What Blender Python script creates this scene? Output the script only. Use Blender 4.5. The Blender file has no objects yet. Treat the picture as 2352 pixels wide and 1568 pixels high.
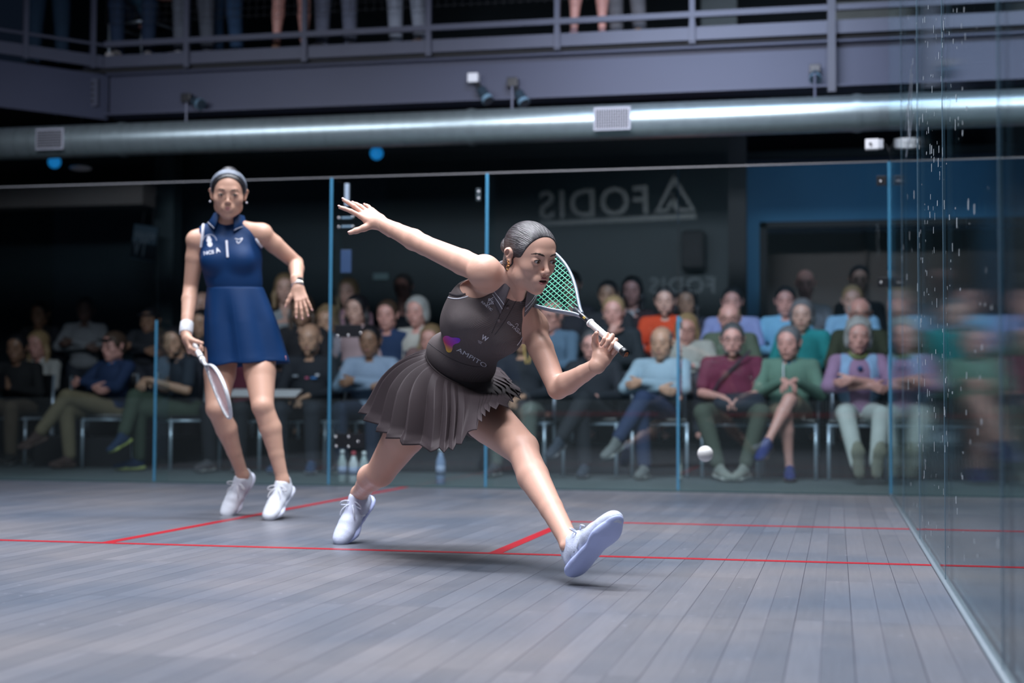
import bpy, bmesh, math, random
import numpy as np
from mathutils import Vector, Matrix
from mathutils.bvhtree import BVHTree
random.seed(7); np.random.seed(7)
S = bpy.context.scene; COL = S.collection
PI = math.pi
# ------------------------------------------------------------------ camera
CAMPOS = np.array([2.8633, -5.4943, 0.5572]); FPX = 3413.4
_y, _p, _r = 0.21492, 0.04317, 0.005133
_cy, _sy, _cp, _sp, _cr, _sr = math.cos(_y), math.sin(_y), math.cos(_p), math.sin(_p), math.cos(_r), math.sin(_r)
CF = np.array([-_sy*_cp, _cy*_cp, _sp]); _r0 = np.array([_cy, _sy, 0.0]); _u0 = np.cross(_r0, CF)
CR = _cr*_r0 + _sr*_u0; CU = -_sr*_r0 + _cr*_u0
cam = bpy.data.objects.new('camera', bpy.data.cameras.new('camera')); COL.objects.link(cam)
M = Matrix(((CR[0], CU[0], -CF[0], CAMPOS[0]), (CR[1], CU[1], -CF[1], CAMPOS[1]), (CR[2], CU[2], -CF[2], CAMPOS[2]), (0, 0, 0, 1)))
cam.matrix_world = M
cam.data.sensor_width = 36.0; cam.data.lens = FPX/2352*36; cam.data.clip_start = 0.02; cam.data.clip_end = 100
cam.data.dof.use_dof = True; cam.data.dof.focus_distance = 5.05; cam.data.dof.aperture_fstop = 2.0
S.camera = cam
# ------------------------------------------------------------------ colour management, world, lights
S.view_settings.view_transform = 'Standard'; S.view_settings.look = 'None'; S.view_settings.gamma = 1
S.view_settings.use_curve_mapping = False
S.view_settings.exposure = 0.0
S.cycles.transparent_max_bounces = 24; S.cycles.max_bounces = 8
W = bpy.data.worlds.new('world'); S.world = W; W.use_nodes = True
W.node_tree.nodes['Background'].inputs[0].default_value = (0.25, 0.42, 0.8, 1)
W.node_tree.nodes['Background'].inputs[1].default_value = 0.012

def area_light(name, loc, size, power, color, target=None, rot=None, spread=180):
    L = bpy.data.lights.new(name, 'AREA'); L.shape = 'RECTANGLE'; L.size, L.size_y = size
    L.energy = power; L.color = color; L.spread = math.radians(spread)
    o = bpy.data.objects.new(name, L); COL.objects.link(o); o.location = loc
    if target is not None:
        d = Vector(target)-Vector(loc); o.rotation_euler = d.to_track_quat('-Z', 'Y').to_euler()
    return o
# the lamp banks hanging over the glass court
area_light('court_lamp', (1.6, -3.2, 5.4), (3.4, 0.5), 225, (0.90, 0.935, 1.0), spread=120)
area_light('court_lamp', (1.4, -0.6, 5.6), (3.4, 0.5), 190, (0.90, 0.935, 1.0), spread=115)
area_light('court_lamp', (0.8, 2.0, 5.6), (4.6, 0.4), 150, (0.90, 0.935, 1.0), spread=98)
area_light('court_lamp', (-1.9, 0.0, 5.6), (1.0, 4.4), 82, (0.85, 0.90, 1.0), spread=92)
area_light('beam_fill', (2.1, 3.3, 4.5), (2.4, 0.12), 26, (0.62, 0.74, 1.0), target=(2.1, 5.9, 3.0), spread=78)  # added strip light: brightens the beam's right part and streaks the duct
area_light('audience_fill', (1.35, 2.5, 3.5), (2.6, 0.2), 54, (0.90, 0.91, 1.0), target=(1.5, 7.0, 1.1), spread=95)  # added fill that brightens the spectators, not a fixture of the hall
area_light('audience_fill', (-1.9, 2.5, 3.35), (2.6, 0.3), 30, (0.84, 0.88, 1.0), target=(-2.2, 7.0, 1.1), spread=95)  # second added fill, for the spectators on the left
area_light('rear_wall_fill', (3.4, 7.9, 3.33), (2.6, 0.3), 10, (0.55, 0.75, 1.0), target=(3.2, 9.7, 1.9), spread=150)  # added light to bring out the blue rear wall, no real fixture
# ------------------------------------------------------------------ helpers
def Pw(px, py, d):
    return CAMPOS + d*(CF + CR*(px-1176)/FPX - CU*(py-784)/FPX)
def Py(px, py, Y):
    dr = CF + CR*(px-1176)/FPX - CU*(py-784)/FPX
    return CAMPOS + dr*(Y-CAMPOS[1])/dr[1]
def Pz(px, py, Z):
    dr = CF + CR*(px-1176)/FPX - CU*(py-784)/FPX
    return CAMPOS + dr*(Z-CAMPOS[2])/dr[2]
def nrm(v):
    v = np.array(v, float); return v/np.linalg.norm(v)
def A(*v): return np.array(v, float)

MATS = {}
def mat(name, color, rough=0.6, metal=0.0, bump=0.0, bscale=80, var=0.0, vscale=6, sss=0.0, spec=0.5, sheen=0.0, coat=0.0, stretch=None, emit=None):
    if name in MATS: return MATS[name]
    m = bpy.data.materials.new(name); m.use_nodes = True; nt = m.node_tree; b = nt.nodes['Principled BSDF']
    b.inputs['Base Color'].default_value = (*color, 1); b.inputs['Roughness'].default_value = rough
    b.inputs['Metallic'].default_value = metal; b.inputs['Specular IOR Level'].default_value = spec
    if sss: b.inputs['Subsurface Weight'].default_value = sss; b.inputs['Subsurface Radius'].default_value = (0.012, 0.005, 0.003); b.inputs['Subsurface Scale'].default_value = 1.0
    if sheen: b.inputs['Sheen Weight'].default_value = sheen
    if coat: b.inputs['Coat Weight'].default_value = coat; b.inputs['Coat Roughness'].default_value = 0.15
    if emit: b.inputs['Emission Color'].default_value = (*emit[0], 1); b.inputs['Emission Strength'].default_value = emit[1]
    tc = nt.nodes.new('ShaderNodeTexCoord'); mp = nt.nodes.new('ShaderNodeMapping'); nt.links.new(tc.outputs['Object'], mp.inputs[0])
    if stretch: mp.inputs['Scale'].default_value = stretch
    if var:
        n = nt.nodes.new('ShaderNodeTexNoise'); n.inputs['Scale'].default_value = vscale; n.inputs['Detail'].default_value = 4
        nt.links.new(mp.outputs[0], n.inputs['Vector'])
        mx = nt.nodes.new('ShaderNodeMix'); mx.data_type = 'RGBA'
        mx.inputs[6].default_value = (*[c*(1-var) for c in color], 1); mx.inputs[7].default_value = (*[min(1, c*(1+var)) for c in color], 1)
        nt.links.new(n.outputs['Fac'], mx.inputs[0]); nt.links.new(mx.outputs[2], b.inputs['Base Color'])
    if bump:
        n = nt.nodes.new('ShaderNodeTexNoise'); n.inputs['Scale'].default_value = bscale; n.inputs['Detail'].default_value = 3
        nt.links.new(mp.outputs[0], n.inputs['Vector'])
        bp = nt.nodes.new('ShaderNodeBump'); bp.inputs['Strength'].default_value = bump; bp.inputs['Distance'].default_value = 0.004
        nt.links.new(n.outputs['Fac'], bp.inputs['Height']); nt.links.new(bp.outputs[0], b.inputs['Normal'])
    MATS[name] = m; return m

def obj(name, verts, faces, material=None, parent=None, smooth=False):
    me = bpy.data.meshes.new(name)
    if isinstance(verts, np.ndarray):
        faces = np.asarray(faces, dtype=np.int32); n = faces.shape[1]
        me.vertices.add(len(verts)); me.vertices.foreach_set('co', verts.astype(np.float32).ravel())
        me.loops.add(faces.size); me.loops.foreach_set('vertex_index', faces.ravel())
        me.polygons.add(len(faces)); me.polygons.foreach_set('loop_start', np.arange(0, faces.size, n, dtype=np.int32))
        me.polygons.foreach_set('loop_total', np.full(len(faces), n, dtype=np.int32))
        me.update(calc_edges=True); me.validate()
    else:
        me.from_pydata([tuple(v) for v in verts], [], faces); me.update()
    if smooth: me.polygons.foreach_set('use_smooth', [True]*len(me.polygons))
    if material: me.materials.append(material)
    o = bpy.data.objects.new(name, me); COL.objects.link(o)
    if parent: o.parent = parent
    return o
def tag(o, label, cat=None, group=None, kind=None):
    if label: o['label'] = label
    if cat: o['category'] = cat
    if group: o['group'] = group
    if kind: o['kind'] = kind
    return o
def empty(name, loc=(0, 0, 0), rz=0.0):
    o = bpy.data.objects.new(name, None); COL.objects.link(o); o.location = loc; o.rotation_euler = (0, 0, rz); o.empty_display_size = 0.1
    return o
def place(o, parent):       # parent a world-space mesh to a thing that stands elsewhere
    o.parent = parent; loc = Matrix.Translation(parent.location) @ parent.rotation_euler.to_matrix().to_4x4()
    o.matrix_parent_inverse = loc.inverted(); return o

class MB:
    def __init__(s): s.v = []; s.f = []
    def add(s, v, f):
        n = len(s.v); s.v += [tuple(x) for x in v]; s.f += [tuple(i+n for i in q) for q in f]; return s
    def box(s, c, d, R=None, bev=0.0):
        c = np.array(c, float); h = np.array(d, float)/2
        if R is None: R = np.eye(3)
        if bev <= 0:
            P = [c + R@(h*np.array((x, y, z))) for x in (-1, 1) for y in (-1, 1) for z in (-1, 1)]
            return s.add(P, [(0, 1, 3, 2), (4, 6, 7, 5), (0, 4, 5, 1), (2, 3, 7, 6), (0, 2, 6, 4), (1, 5, 7, 3)])
        bm = bmesh.new(); bmesh.ops.create_cube(bm, size=1)
        for v in bm.verts: v.co = Vector([v.co[i]*2*h[i] for i in range(3)])
        bmesh.ops.bevel(bm, geom=list(bm.edges), offset=bev, segments=2, profile=0.6, affect='EDGES')
        bm.verts.index_update()
        P = [c + R@np.array(v.co) for v in bm.verts]; F = [tuple(v.index for v in f.verts) for f in bm.faces]; bm.free()
        return s.add(P, F)
    def tube(s, pts, r, seg=10, closed=False, cap=True, flat=None):
        pts = [np.array(p, float) for p in pts]; n = len(pts); rr = r if hasattr(r, '__len__') else [r]*n
        V = []; F = []; ref = None
        for i, p in enumerate(pts):
            a = pts[(i-1) % n] if (closed or i > 0) else p; b = pts[(i+1) % n] if (closed or i < n-1) else p
            t = nrm(b-a)
            if ref is None: ref = np.cross(t, (0, 0, 1) if abs(t[2]) < .9 else (1, 0, 0))
            ref = ref - t*(ref@t); ref = nrm(ref); u = np.cross(t, ref)
            for k in range(seg):
                a_ = 2*PI*k/seg; off = (ref*math.cos(a_)+u*math.sin(a_))*rr[i]
                if flat is not None:
                    fn = np.array(flat[0]); off = off + fn*(off@fn)*(flat[1]-1)
                V.append(p+off)
        m = n if closed else n-1
        for i in range(m):
            for k in range(seg):
                j = (i+1) % n; F.append((i*seg+k, i*seg+(k+1) % seg, j*seg+(k+1) % seg, j*seg+k))
        if not closed and cap:
            F.append(tuple(range(seg))[::-1]); F.append(tuple((n-1)*seg+k for k in range(seg)))
        return s.add(V, F)
    def ball(s, c, r, seg=16, ring=10, R=None):
        c = np.array(c, float); r = np.array(r if hasattr(r, '__len__') else (r, r, r), float)
        if R is None: R = np.eye(3)
        V = [c+R@(r*A(0, 0, 1))]; F = []
        for i in range(1, ring):
            for k in range(seg):
                a, b = PI*i/ring, 2*PI*k/seg; V.append(c+R@(r*A(math.sin(a)*math.cos(b), math.sin(a)*math.sin(b), math.cos(a))))
        V.append(c+R@(r*A(0, 0, -1))); e = len(V)-1
        for k in range(seg): F.append((0, 1+k, 1+(k+1) % seg)); F.append((e, e-seg+(k+1) % seg, e-seg+k))
        for i in range(ring-2):
            for k in range(seg):
                a = 1+i*seg; F.append((a+k, a+seg+k, a+seg+(k+1) % seg, a+(k+1) % seg))
        return s.add(V, F)
    def build(s, name, material=None, parent=None, smooth=False): return obj(name, s.v, s.f, material, parent, smooth)

def catmull(pts, n, closed=True):
    P = np.array(pts, float); m = len(P); out = []
    seg = m if closed else m-1
    for i in range(n):
        t = i/n*seg if closed else i/(n-1)*seg; k = min(int(t), seg-1); t -= k
        g = lambda j: P[j % m] if closed else P[max(0, min(m-1, j))]
        a, b, c, d = g(k-1), g(k), g(k+1), g(k+2)
        out.append(.5*((2*b)+(c-a)*t+(2*a-5*b+4*c-d)*t*t+(3*b-a-3*c+d)*t**3))
    return np.array(out)
# ------------------------------------------------------------------ implicit bodies (smooth unions of tapered limbs, meshed by surface nets)
class SDF:
    def __init__(s): s.ops = []
    def copy(s):
        n = SDF(); n.ops = list(s.ops); return n
    def _a(s, op, fn, lo, hi, k): s.ops.append((op, fn, np.array(lo), np.array(hi), k)); return s
    def cone(s, a, b, ra, rb, k=0.02, flat=None, op='u'):
        a = np.array(a, float); b = np.array(b, float); ba = b-a
        if flat is not None:
            n = nrm(flat[0]); sc = flat[1]; ba2 = ba+n*(ba@n)*(1/sc-1)
            def fn(p):
                q = p-a; q = q+np.outer(q@n*(1/sc-1), n).astype(np.float32)
                h = np.clip(q@ba2/(ba2@ba2), 0, 1); return (np.linalg.norm(q-np.outer(h, ba2), axis=1)-(ra+(rb-ra)*h))*min(1, sc)**.5
            m = max(ra, rb)*max(1, sc)
        else:
            def fn(p):
                q = p-a; h = np.clip(q@ba/max(ba@ba, 1e-12), 0, 1); return np.linalg.norm(q-np.outer(h, ba), axis=1)-(ra+(rb-ra)*h)
            m = max(ra, rb)
        return s._a(op, fn, np.minimum(a, b)-m, np.maximum(a, b)+m, k)
    def ell(s, c, r, R=None, k=0.02, op='u'):
        c = np.array(c, float); r = np.array(r, float); R = np.eye(3) if R is None else np.array(R, float)  # R columns = local axes
        def fn(p):
            q = (p-c)@R; k0 = np.linalg.norm(q/r, axis=1); k1 = np.linalg.norm(q/(r*r), axis=1); return k0*(k0-1)/np.maximum(k1, 1e-9)
        ext = np.sqrt(((R*r)**2).sum(1)); return s._a(op, fn, c-ext, c+ext, k)
    def chain(s, pts, rs, k=0.02, flat=None):
        for i in range(len(pts)-1): s.cone(pts[i], pts[i+1], rs[i], rs[i+1], k, flat)
        return s
    def plane(s, p0, n, k=0.0):     # keep the side n.(p-p0) < 0
        p0 = np.array(p0, float); n = nrm(n)
        return s._a('p', lambda p: (p-p0)@n, p0-50, p0+50, k)
    def off(s, d): s.ops.append(('o', d, None, None, 0)); return s
    def ev(s, p, lo=None, hi=None, pad=0.03):
        d = np.full(len(p), 1.0, np.float32)
        for op, fn, a, b, k in s.ops:
            if op == 'o': d = d-fn; continue
            if lo is not None and op != 'p' and (np.any(b+1.5*k+pad < lo) or np.any(a-1.5*k-pad > hi)): continue
            e = fn(p).astype(np.float32)
            if op == 'u':
                if k > 0: h = np.maximum(k-np.abs(d-e), 0)/k; d = np.minimum(d, e)-h*h*k*.25
                else: d = np.minimum(d, e)
            else:
                e = -e if op == 's' else e
                if k > 0: h = np.maximum(k-np.abs(d-e), 0)/k; d = np.maximum(d, e)+h*h*k*.25
                else: d = np.maximum(d, e)
        return d
    def mesh(s, res, n=20):
        un = [o for o in s.ops if o[0] == 'u']; tot = sum(o[1] for o in s.ops if o[0] == 'o')
        lo = np.min([o[2] for o in un], 0)-3*res-tot; hi = np.max([o[3] for o in un], 0)+3*res+tot
        nb = np.ceil((hi-lo)/(res*n)).astype(int)
        g = np.arange(-1, n+1); G = np.stack(np.meshgrid(g, g, g, indexing='ij'), -1).reshape(-1, 3)
        N = n+2; VK = []; VP = []; Q = []; half = res*(n+2)/2
        big = np.array([1, 1 << 20, 1 << 40], dtype=np.int64)
        for bi in np.ndindex(*nb):
            o = np.array(bi)*n; c = lo+(o+n/2)*res; bl, bh = c-half, c+half
            if not any(np.all(u[3]+u[4]+tot > bl) and np.all(u[2]-u[4]-tot < bh) for u in un): continue
            P = (lo+(G+o)*res).astype(np.float32)
            D = s.ev(P, bl, bh, pad=0.022+tot).reshape(N, N, N)
            I = D < 0
            if I.all() or not I.any(): continue
            # cells -1..n-1 -> index 0..n
            acc = np.zeros((n+1,)*3+(3,)); cnt = np.zeros((n+1,)*3)
            for ax in range(3):
                sl0 = [slice(0, N)]*3; sl1 = [slice(0, N)]*3; sl0[ax] = slice(0, N-1); sl1[ax] = slice(1, N)
                a, b = D[tuple(sl0)], D[tuple(sl1)]; cr = (a < 0) != (b < 0)
                t = np.where(cr, a/np.where(cr, a-b, 1), 0)
                o1, o2 = [x for x in range(3) if x != ax]
                for d1 in (0, 1):
                    for d2 in (0, 1):
                        sl = [slice(0, n+1)]*3; sl[o1] = slice(d1, d1+n+1); sl[o2] = slice(d2, d2+n+1)
                        cc = cr[tuple(sl)]; tt = t[tuple(sl)]; cnt += cc
                        acc[..., ax] += tt*cc; acc[..., o1] += d1*cc; acc[..., o2] += d2*cc
            idx = np.argwhere(cnt > 0)
            if not len(idx): continue
            pos = acc[tuple(idx.T)]/cnt[tuple(idx.T)][:, None]+idx-1+o
            VK.append((idx+o+5)@big); VP.append(lo+pos*res)
            for ax in range(3):      # quads owned by corners 0..n-1 (array 1..n)
                o1, o2 = (ax+1) % 3, (ax+2) % 3
                s0 = [slice(1, n+1)]*3; s1 = [slice(1, n+1)]*3; s1[ax] = slice(2, n+2)
                ia, ib = I[tuple(s0)], I[tuple(s1)]; w = np.argwhere(ia != ib)
                if not len(w): continue
                fl = ia[tuple(w.T)]; base = w+1+o+5   # cell index of the corner's own cell (array idx = corner+1)
                e1 = np.zeros(3, int); e1[o1] = 1; e2 = np.zeros(3, int); e2[o2] = 1
                q = np.stack([(base-e1-e2)@big, (base-e2)@big, base@big, (base-e1)@big], 1)
                q[~fl] = q[~fl][:, ::-1]; Q.append(q)
        K = np.concatenate(VK); V = np.concatenate(VP); Q = np.concatenate(Q)
        uk, ui = np.unique(K, return_index=True); V = V[ui]; F = np.searchsorted(uk, Q)
        ok = (uk[np.minimum(F, len(uk)-1)] == Q).all(1)
        if (~ok).any(): print('DROPPED', (~ok).sum())
        return V, F[ok]
    def build(s, name, res, material, parent=None, sm=1):
        V, F = s.mesh(res); V = relax(V, F, sm); return obj(name, V, F, material, parent, True)
def relax(V, F, it):
    for _ in range(it):
        acc = np.zeros_like(V); c = np.zeros(len(V))
        for a, b in ((0, 1), (1, 2), (2, 3), (3, 0)):
            np.add.at(acc, F[:, a], V[F[:, b]]); np.add.at(c, F[:, a], 1); np.add.at(acc, F[:, b], V[F[:, a]]); np.add.at(c, F[:, b], 1)
        V = V*.5+.5*acc/np.maximum(c, 1)[:, None]
    return V
def build_many(name, parts, material, parent=None, sm=1):      # several resolutions of one continuous skin in one mesh
    Vs, Fs, n = [], [], 0
    for sdf, res in parts:
        V, F = sdf.mesh(res); V = relax(V, F, sm); Vs.append(V); Fs.append(F+n); n += len(V)
    return obj(name, np.concatenate(Vs), np.concatenate(Fs), material, parent, True)

def close_pinholes(o):
    bm = bmesh.new(); bm.from_mesh(o.data); ed = [e for e in bm.edges if len(e.link_faces) == 1]
    if ed: bmesh.ops.holes_fill(bm, edges=ed, sides=0)
    for f in bm.faces: f.smooth = True
    bm.to_mesh(o.data); bm.free()
class Fr:       # a local frame: l = the person's left, f = forward, u = up
    def __init__(s, c, f, u):
        s.c = np.array(c, float); s.f = nrm(f); s.u = nrm(np.array(u)-s.f*(np.array(u)@s.f)); s.l = np.cross(s.u, s.f)
        s.R = np.stack([s.l, s.f, s.u], 1); s.s = 1.0
    def __call__(s, l, f, u): return s.c+s.s*(s.l*l+s.f*f+s.u*u)
# ------------------------------------------------------------------ materials of the place
def floor_mat():
    m = bpy.data.materials.new('grey_planks'); m.use_nodes = True; nt = m.node_tree; b = nt.nodes['Principled BSDF']; L = nt.links.new
    N = nt.nodes.new
    tc = N('ShaderNodeTexCoord'); mp = N('ShaderNodeMapping'); mp.inputs['Rotation'].default_value = (0, 0, PI/2); L(tc.outputs['Object'], mp.inputs[0])
    br = N('ShaderNodeTexBrick'); br.offset = 0.37; br.offset_frequency = 1; L(mp.outputs[0], br.inputs['Vector'])
    for k, v in (('Scale', 1), ('Mortar Size', 0.0010), ('Mortar Smooth', 0.3), ('Bias', 0.0), ('Brick Width', 0.92), ('Row Height', 0.0725)): br.inputs[k].default_value = v
    br.inputs['Color1'].default_value = (0.104, 0.112, 0.132, 1); br.inputs['Color2'].default_value = (0.136, 0.143, 0.165, 1); br.inputs['Mortar'].default_value = (0.06, 0.06, 0.08, 1)
    br2 = N('ShaderNodeTexBrick'); br2.offset = 0.0; L(mp.outputs[0], br2.inputs['Vector'])
    for k, v in (('Scale', 1), ('Mortar Size', 0.0014), ('Mortar Smooth', 0.2), ('Brick Width', 3.7), ('Row Height', 0.145)): br2.inputs[k].default_value = v
    br2.inputs['Color1'].default_value = (1, 1, 1, 1); br2.inputs['Color2'].default_value = (1, 1, 1, 1); br2.inputs['Mortar'].default_value = (0.62, 0.62, 0.66, 1)
    mp2 = N('ShaderNodeMapping'); mp2.inputs['Scale'].default_value = (26, 1.4, 1); L(tc.outputs['Object'], mp2.inputs[0])
    n1 = N('ShaderNodeTexNoise'); n1.inputs['Scale'].default_value = 3; n1.inputs['Detail'].default_value = 6; L(mp2.outputs[0], n1.inputs['Vector'])
    n2 = N('ShaderNodeTexNoise'); n2.inputs['Scale'].default_value = 1.1; n2.inputs['Detail'].default_value = 4; L(tc.outputs['Object'], n2.inputs['Vector'])
    r1 = N('ShaderNodeMapRange'); r1.inputs[3].default_value = 0.85; r1.inputs[4].default_value = 1.15; L(n1.outputs['Fac'], r1.inputs[0])
    r2 = N('ShaderNodeValToRGB'); L(n2.outputs['Fac'], r2.inputs[0])
    r2.color_ramp.elements[0].position = .35; r2.color_ramp.elements[0].color = (0.78, 0.86, 0.98, 1); r2.color_ramp.elements[1].position = .68; r2.color_ramp.elements[1].color = (1.22, 1.10, 1.04, 1)
    def mul(a, b_):
        x = N('ShaderNodeMix'); x.data_type = 'RGBA'; x.blend_type = 'MULTIPLY'; x.inputs[0].default_value = 1; L(a, x.inputs[6]); L(b_, x.inputs[7]); return x.outputs[2]
    c = mul(mul(mul(br.outputs['Color'], br2.outputs['Color']), r1.outputs[0]), r2.outputs[0])
    # pale dried drops and scuffs
    vo = N('ShaderNodeTexNoise'); vo.inputs['Scale'].default_value = 26; vo.inputs['Detail'].default_value = 2; L(tc.outputs['Object'], vo.inputs['Vector'])
    rr = N('ShaderNodeMapRange'); rr.inputs[1].default_value = .69; rr.inputs[2].default_value = .76; rr.inputs[4].default_value = .45; L(vo.outputs['Fac'], rr.inputs[0])
    mx = N('ShaderNodeMix'); mx.data_type = 'RGBA'; L(rr.outputs[0], mx.inputs[0]); L(c, mx.inputs[6]); mx.inputs[7].default_value = (0.28, 0.28, 0.34, 1)
    L(mx.outputs[2], b.inputs['Base Color'])
    r3 = N('ShaderNodeMapRange'); r3.inputs[3].default_value = 0.30; r3.inputs[4].default_value = 0.50; L(n2.outputs['Fac'], r3.inputs[0]); L(r3.outputs[0], b.inputs['Roughness'])
    bp = N('ShaderNodeBump'); bp.inputs['Strength'].default_value = 0.12; bp.inputs['Distance'].default_value = 0.002; L(n1.outputs['Fac'], bp.inputs['Height']); L(bp.outputs[0], b.inputs['Normal'])
    b.inputs['Specular IOR Level'].default_value = 0.45
    return m
def glass_mat(name, tint=(0.93, 0.975, 0.97), f0=0.035, dirt=0.0, stripes=False, rough=0.0):
    m = bpy.data.materials.new(name); m.use_nodes = True; nt = m.node_tree; nt.nodes.clear(); N = nt.nodes.new; L = nt.links.new
    out = N('ShaderNodeOutputMaterial'); tr = N('ShaderNodeBsdfTransparent'); tr.inputs[0].default_value = (*tint, 1)
    gl = N('ShaderNodeBsdfGlossy'); gl.inputs['Roughness'].default_value = rough; gl.inputs['Color'].default_value = (0.95, 1, 1, 1)
    ge = N('ShaderNodeNewGeometry'); dot = N('ShaderNodeVectorMath'); dot.operation = 'DOT_PRODUCT'; L(ge.outputs['Incoming'], dot.inputs[0]); L(ge.outputs['Normal'], dot.inputs[1])
    def mth(op, a, b=None):
        x = N('ShaderNodeMath'); x.operation = op
        for i, q in enumerate((a, b)):
            if q is None: continue
            if isinstance(q, (int, float)): x.inputs[i].default_value = q
            else: L(q, x.inputs[i])
        return x.outputs[0]
    ab = mth('ABSOLUTE', dot.outputs['Value']); p5 = mth('POWER', mth('SUBTRACT', 1.0, ab), 5.0); fr = mth('ADD', mth('MULTIPLY', p5, (1-f0)*(0.72 if dirt else 1)), f0)
    if dirt:        # the panes are slightly wavy along their length, which smears what they mirror
        t0 = N('ShaderNodeTexCoord'); m0 = N('ShaderNodeMapping'); m0.inputs['Scale'].default_value = (1, 30, .35); L(t0.outputs['Object'], m0.inputs[0]); n0 = N('ShaderNodeTexNoise'); n0.inputs['Scale'].default_value = 4.0; n0.inputs['Detail'].default_value = 5; L(m0.outputs[0], n0.inputs['Vector'])
        b0 = N('ShaderNodeBump'); b0.inputs['Strength'].default_value = 1.0; b0.inputs['Distance'].default_value = 0.00008; L(n0.outputs['Fac'], b0.inputs['Height']); L(b0.outputs[0], gl.inputs['Normal'])
    mx = N('ShaderNodeMixShader'); L(fr, mx.inputs[0]); L(tr.outputs[0], mx.inputs[1]); L(gl.outputs[0], mx.inputs[2])
    last = mx.outputs[0]
    tc = N('ShaderNodeTexCoord')
    if dirt or stripes:
        df = N('ShaderNodeBsdfDiffuse'); df.inputs[0].default_value = (0.55, 0.62, 0.66, 1); m2 = N('ShaderNodeMixShader')
        if stripes:     # band of fine upright stripes near the floor
            sx = N('ShaderNodeSeparateXYZ'); L(tc.outputs['Object'], sx.inputs[0])
            w = mth('SINE', mth('MULTIPLY', sx.outputs['X'], 2*PI/0.021)); lowz = mth('LESS_THAN', sx.outputs['Z'], 0.60)
            fac = mth('MULTIPLY', mth('ADD', mth('MULTIPLY', mth('GREATER_THAN', w, 0.0), 0.020), 0.002), lowz)
        else:
            mp = N('ShaderNodeMapping'); mp.inputs['Scale'].default_value = (1, 34, 5); L(tc.outputs['Object'], mp.inputs[0])
            n = N('ShaderNodeTexNoise'); n.inputs['Scale'].default_value = 3.5; n.inputs['Detail'].default_value = 3; L(mp.outputs[0], n.inputs['Vector'])
            r = N('ShaderNodeMapRange'); r.inputs[1].default_value = .66; r.inputs[2].default_value = .8; r.inputs[4].default_value = dirt; L(n.outputs['Fac'], r.inputs[0]); fac = r.outputs[0]
        L(fac, m2.inputs[0]); L(last, m2.inputs[1]); L(df.outputs[0], m2.inputs[2]); last = m2.outputs[0]
    L(last, out.inputs[0]); return m

M_floor = floor_mat()
M_red = mat('red_line_paint', (0.34, 0.006, 0.016), 0.4, var=.08, vscale=30)
M_outer = mat('outer_floor', (0.10, 0.125, 0.135), 0.7, bump=.1, bscale=40, var=.25, vscale=3)
M_gback = glass_mat('back_wall_glass', tint=(0.91, 0.965, 0.965), f0=0.048, stripes=True)
M_gside = glass_mat('side_wall_glass', tint=(0.86, 0.93, 0.95), f0=0.045, dirt=0.008, rough=0.010)
M_gedge = mat('polished_glass_edge', (0.06, 0.23, 0.38), 0.2, var=.1, spec=.8, coat=.5)
M_gfaint = mat('silicone_joint', (0.16, 0.27, 0.36), 0.35, var=.1)
M_sil = mat('floor_seal', (0.19, 0.23, 0.27), 0.4, var=.12, vscale=9)
M_steel = mat('dark_painted_steel', (0.046, 0.054, 0.096), 0.55, bump=.05, bscale=30, var=.1, vscale=2)
M_rail = mat('rail_steel', (0.070, 0.078, 0.118), 0.5, var=.1)
M_black = mat('black_paint', (0.012, 0.013, 0.017), 0.7, bump=.05, var=.2)
M_blackgl = mat('black_plastic', (0.012, 0.013, 0.016), 0.35, var=.1)
M_white = mat('white_plastic', (0.75, 0.76, 0.80), 0.4, var=.03)
M_chrome = mat('chrome_tube', (0.50, 0.60, 0.70), 0.30, metal=.55, var=.05)
M_bolt = mat('steel_bolt', (0.75, 0.75, 0.78), 0.3, metal=1, var=.05)
M_bluewall = mat('blue_wall_paint', (0.03, 0.17, 0.33), 0.7, bump=.04, bscale=60, var=.12, vscale=2)
M_darkwall = mat('dark_teal_wall', (0.012, 0.027, 0.036), 0.6, bump=.05, var=.2, vscale=2)
M_taupe = mat('taupe_wall', (0.16, 0.14, 0.135), 0.8, bump=.05, var=.15, vscale=2)

def struct(name, mb, material, parent=None, label=None, smooth=False):
    o = mb.build(name, material, parent, smooth)
    if parent is None: o['kind'] = 'structure'
    return o
# ------------------------------------------------------------------ court floor, lines
YB = 4.26; XW = 3.2
struct('floor', MB().box((0, -0.67, -0.05), (6.4+0.02, 9.86, 0.1)), M_floor)
LW = 0.05
def line(n, x0, x1, y0, y1): struct('trim_%d' % n, MB().box(((x0+x1)/2, (y0+y1)/2, 0.0006), (x1-x0, y1-y0, 0.0012)), M_red)
line(1, -3.2, 3.2, -LW/2, LW/2)
line(2, -LW/2, LW/2, LW/2, YB-.01)
line(3, 1.6-LW/2, 1.6+LW/2, LW/2, 1.6+LW/2); line(4, 1.6+LW/2, 3.2, 1.6-LW/2, 1.6+LW/2)
line(5, -1.6-LW/2, -1.6+LW/2, LW/2, 1.6+LW/2); line(6, -3.2, -1.6-LW/2, 1.6-LW/2, 1.6+LW/2)
# floor outside the court and risers for the back rows
struct('floor', MB().box((0.5, 7.9, -0.06), (20, 7.24, 0.1)), M_outer)
struct('floor', MB().box((0.0, 7.09, 0.125), (8.4, 0.80, 0.27)), M_black)
struct('floor', MB().box((0.0, 7.94, 0.20), (8.4, 0.88, 0.42)), M_black)
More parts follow.
